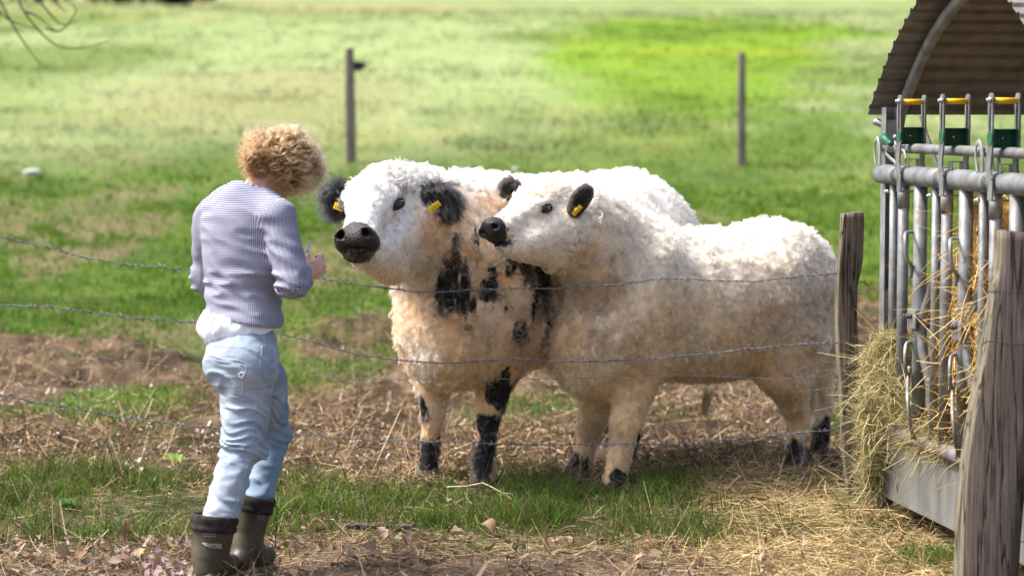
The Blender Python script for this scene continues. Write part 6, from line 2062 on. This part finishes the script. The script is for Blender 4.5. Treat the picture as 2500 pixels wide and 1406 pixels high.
    tag(link("leaf_litter", ribbons("leaf_litter", P, rng.uniform(.010, .03, n), straw_colors(n, rng, pal), .35), M_LEAF), "crumbled brown leaf litter covering the bare path", "leaf litter", kind="stuff")
    # pinkish petals and white scraps
    def scraps(name, spots, col, lab, cat, size, grp):
        for j, (x, y) in enumerate(spots):
            yy = CAM_H * FPX / (y - 275)
            Xp = (x - 1250) / FPX * yy
            V, F = [], []
            for a in range(7):
                th = a / 7 * 6.28; rr = size * rng.uniform(.6, 1.2)
                V.append((math.cos(th) * rr, math.sin(th) * rr, rng.uniform(-.3, .6) * size))
            V.append((0, 0, .1 * size)); F = [(a, (a + 1) % 7, 7) for a in range(7)]
            me = mesh_lists(name, V, F, True); me.materials.append(M_LEAF); set_attr(me, "col", 'POINT', np.tile(np.array(col), (8, 1)) * rng.uniform(.85, 1.1))
            o = bpy.data.objects.new(name, me); COL.objects.link(o)
            o.location = (Xp, yy, float(gh(Xp, yy)) + (.045 if y < 1250 else .018)); o.rotation_euler = (rng.uniform(.3, 1.3), rng.normal(0, .3), rng.uniform(-.6, .6))
            k_ = sorted(q[0] for q in spots).index(x)
            tag(o, lab % ORD[k_], cat, grp)
    scraps("white_petal", [(332, 1160), (338, 1176), (370, 1186), (316, 1172), (300, 1165)], (.80, .80, .76), "white petal in the verge grass, %s from the left of its cluster", "petal", .012, "white petals in the verge grass")
    scraps("pink_petal", [(345, 1385), (362, 1378), (380, 1392), (402, 1385), (425, 1390), (440, 1378), (410, 1398), (372, 1402), (395, 1374), (376, 1350), (358, 1366), (430, 1402), (448, 1396), (350, 1400)], (.36, .26, .29), "pink petal beside the near boot, %s from the left of its cluster", "petal", .016, "pink petals beside the near boot")
    # the long pale stalk lying over the grass
    a = [(1090, 1188, 10.1), (1140, 1186, 10.1), (1178, 1178, 10.08), (1200, 1188, 10.05), (1228, 1203, 10.0), (1255, 1222, 9.95), (1273, 1238, 9.93), (1275, 1248, 9.92)]
    b = [(1225, 1202, 10.0), (1250, 1205, 10.0), (1260, 1215, 10.0), (1262, 1224, 9.97)]
    mb = MB().tube([W(*q) for q in a], .0022, 6).tube([W(*q) for q in b], .0016, 6)
    o = mb.build("pale_stalk", noise_mat("pale_stalk", (.55, .56, .28), (.68, .68, .38), scale=30, rough=.6), None, True)
    tag(o, "long kinked pale yellow stalk lying on the verge grass below the speckled cow", "stalk")
    # half buried board along the edge of the path
    yb = 9.42
    a_, b_ = W(845, 1290, yb), W(1010, 1292, yb - .01)
    c = (a_ + b_) / 2; c[2] = -.028
    ax = norm(b_ - a_); ax[2] = 0; ax = norm(ax)
    o = MB().box(c, np.linalg.norm(b_ - a_), .035, .07, np.array([ax, V3(-ax[1], ax[0], 0), V3(0, 0, 1)])).build("edging_board", M_WOOD2, None, bevel=.004)
    tag(o, "half buried dark wooden edging board between the verge grass and the path", "board")
    # flat leaved weeds in the verge
    def weed(x, y, lab, n, s, col):
        yy = CAM_H * FPX / (y - 275); Xp = (x - 1250) / FPX * yy
        root = empty("weed", V3(Xp, yy, float(gh(Xp, yy))), lab, "weed", "broad leaved weeds in the verge")
        for k in range(n):
            a0 = k / n * 6.28 + rng.uniform(-.3, .3); L = s * rng.uniform(.7, 1.2)
            d = V3(math.cos(a0), math.sin(a0), 0); sd = V3(-d[1], d[0], 0); V, F = [], []
            for i in range(6):
                u = i / 5; wv = L * .22 * math.sin(math.pi * min(.98, u * .9 + .1)) ** .8
                cpt = world_loc(root) + d * L * u + V3(0, 0, L * (.9 * u - .65 * u * u) + .01)
                V += [cpt - sd * wv + V3(0, 0, wv * .3), cpt, cpt + sd * wv + V3(0, 0, wv * .3)]
            for i in range(5):
                F += [(i * 3, i * 3 + 1, i * 3 + 4, i * 3 + 3), (i * 3 + 1, i * 3 + 2, i * 3 + 5, i * 3 + 4)]
            me = mesh_lists("leaf", V, F, True); set_attr(me, "col", 'POINT', np.tile(np.array(col) * rng.uniform(.8, 1.2), (len(V), 1)))
            link("leaf", me, M_GRASS, root)
    weed(425, 1150, "broad pale green weed leaves standing in the verge left of the jeans", 5, .09, (.16, .28, .05))
    weed(230, 1300, "low dark green weed rosette in the shaded verge at lower left", 9, .07, (.05, .12, .02))
    weed(150, 1250, "dark green leafy weed at the left edge of the verge", 8, .07, (.05, .12, .02))
    weed(1220, 1225, "tiny bright green weed below the long pale stalk", 5, .03, (.12, .3, .02))
build_small()

# ------------------------------------------------------------------ the pasture's far fence, bushes, bare tree
def build_far():
    rng = np.random.default_rng(66)
    root = empty("pasture_fence", V3(-1.9, 28, 1.05), "distant blurred pasture fence of thin grey posts and faint wires behind the cows", "fence")
    def thin_post(x0, x1, y0, y1, Y, lean=0):
        b = W((x0 + x1) / 2, y1, Y); zg = float(gh(b[0], Y)); 
        rows = [(y0, x0 + lean, x1 + lean - 3), ((y0 + y1) / 2, x0 + lean / 2 - 1, x1 + lean / 2), (y1 + 8, x0 - 1, x1 + 3)]
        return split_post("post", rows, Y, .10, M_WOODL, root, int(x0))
    p1 = thin_post(843, 867, 118, 395, 28.0, 0)
    thin_post(1798, 1819, 128, 410, 27.6, 4)
    c = W(874, 163, 27.85)
    MB().box(c, .10, .09, .10).tube([c + V3(.02, 0, .02), c + V3(.09, -.02, .01)], .03, 8).build("insulator", noise_mat("black_plastic", (.006, .006, .006), (.012, .012, .012), rough=.5), p1)
    for x0 in (-150, 2780): thin_post(x0, x0 + 24, 122, 400, 27.9)
    for y in (170, 215, 300):
        MB().tube(smooth_path([W(-140, y + 8, 27.8), W(400, y + 10, 27.8), W(855, y, 27.8), W(1300, y + 6, 27.7), W(1808, y + 4, 27.5), W(2300, y + 9, 27.5), W(2790, y, 27.5)], 6), .0022, 4).build("wire", M_WIRE, root)
    # shrubs at the top of the meadow, far left
    M_BUSH = attr_mat("bush_leaf", rough=.7, spec=.2, transl=.3)
    M_BARK = noise_mat("bark", (.05, .038, .03), (.12, .095, .08), scale=14, rough=.95, bump=.5, stretch=(1, 1, .3))
    for i, (X, Y, hgt, wd) in enumerate([(-21.5, 90, 4.5, 3.2), (-17.8, 91, 3.6, 2.6), (-15.0, 92, 3.0, 2.2), (-24.5, 92, 5.5, 3.4), (-12.6, 93, 2.4, 1.9)]):
        z0 = float(gh(X, Y))
        lab = ["dark thicket shrub at the top left corner of the meadow", "second dark shrub along the top edge of the meadow", "third dark shrub along the top edge, lower and rounder", "tall dark shrub beyond the top left corner", "smallest shrub ending the row along the top edge"][i]
        r_ = empty("shrub", V3(X, Y, z0), lab, "shrub", "shrubs along the top of the meadow")
        mb = MB()
        for k in range(7):
            a = rng.uniform(0, 6.28); e = V3(X + math.cos(a) * wd * .6, Y + math.sin(a) * wd * .6, z0 + hgt * rng.uniform(.6, .95))
            mb.tube(smooth_path([V3(X, Y, z0 - .1), V3(X, Y, z0 + hgt * .3) + (e - V3(X, Y, z0)) * .15, e], 4), np.linspace(.09, .02, 9), 6)
        mb.build("stems", M_BARK, r_, True)
        n = 2600
        c = rng.normal(0, 1, (n, 3)); c = norm(c) * rng.random((n, 1)) ** .35
        c = c * V3(wd, wd, hgt * .5) + V3(X, Y, z0 + hgt * .52)
        c += .35 * np.stack([vnoise(c * .9, s) for s in (1, 2, 3)], 1)
        D = rng.normal(0, 1, (n, 3))
        P = stalks(n, c, D, rng.uniform(.18, .36, n), 3, .2, rng)
        col = straw_colors(n, rng, np.array([[.035, .05, .02], [.06, .075, .03], [.05, .045, .03], [.02, .03, .015]]), .3)
        s = link("foliage", ribbons("foliage", P, rng.uniform(.12, .22, n), col, .4), M_BUSH, r_)
    # bare twigs that droop into the picture from a tree outside it on the left
    X0, Y0 = -4.9, 17.5
    r_ = empty("bare_tree", V3(X0, Y0, float(gh(X0, Y0))), "bare brown twigs drooping into the top left corner from a tree outside", "tree")
    zt = float(gh(X0, Y0))
    MB().tube([V3(X0, Y0, zt - .2), V3(X0 + .03, Y0, zt + 1.5), V3(X0 - .05, Y0, zt + 3.2), V3(X0 + .1, Y0, zt + 5)], [.17, .14, .12, .08], 12).build("trunk", M_BARK, r_, True)
    mb = MB()
    mb.tube(smooth_path([V3(X0, Y0, zt + 2.4), W(-180, -120, 17.5), W(-40, -60, 17.4), W(60, -40, 17.3)], 6), np.linspace(.05, .012, 19), 8)
    tw = [[(20, -60), (60, 30), (110, 90), (150, 115), (200, 118), (270, 100)], [(50, -50), (110, 20), (150, 60), (190, 52)], [(110, 70), (150, 75), (185, 30), (175, 10)], [(-20, -40), (30, 60), (70, 120), (100, 160)],
          [(0, 30), (-10, 90), (5, 160)], [(-40, -30), (10, 40), (50, 60), (100, 75)], [(60, 30), (90, 40), (140, 80)], [(90, -60), (130, 0), (160, 30)]]
    for i, q in enumerate(tw):
        mb.tube(smooth_path([W(x, y, 17.3 - .12 * (i % 4)) for x, y in q], 5), np.linspace(.0085, .003, (len(q) - 1) * 5 + 1), 5)
    mb.build("branch", M_BARK, r_, True)
    # pale stones in the meadow
    for (x, y, Y, s, lab) in ((80, 420, 26.0, .10, "flat pale stone in the grass at the far left"), (1262, 412, 27.0, .055, "small pale stone in the grass above the cream cow's head")):
        p = W(x, y, Y); 
        V, F = uv_ball(p, (s, s * .7, s * .35), None, 14, 8)
        V = [np.asarray(v) + .012 * vnoise(np.asarray(v)[None] * 14, 2)[0] for v in V]
        o = MB().add(V, F).build("stone", noise_mat("pale_stone", (.40, .40, .38), (.60, .60, .57), scale=12), None, True, origin=p)
        tag(o, lab, "stone")
build_far()
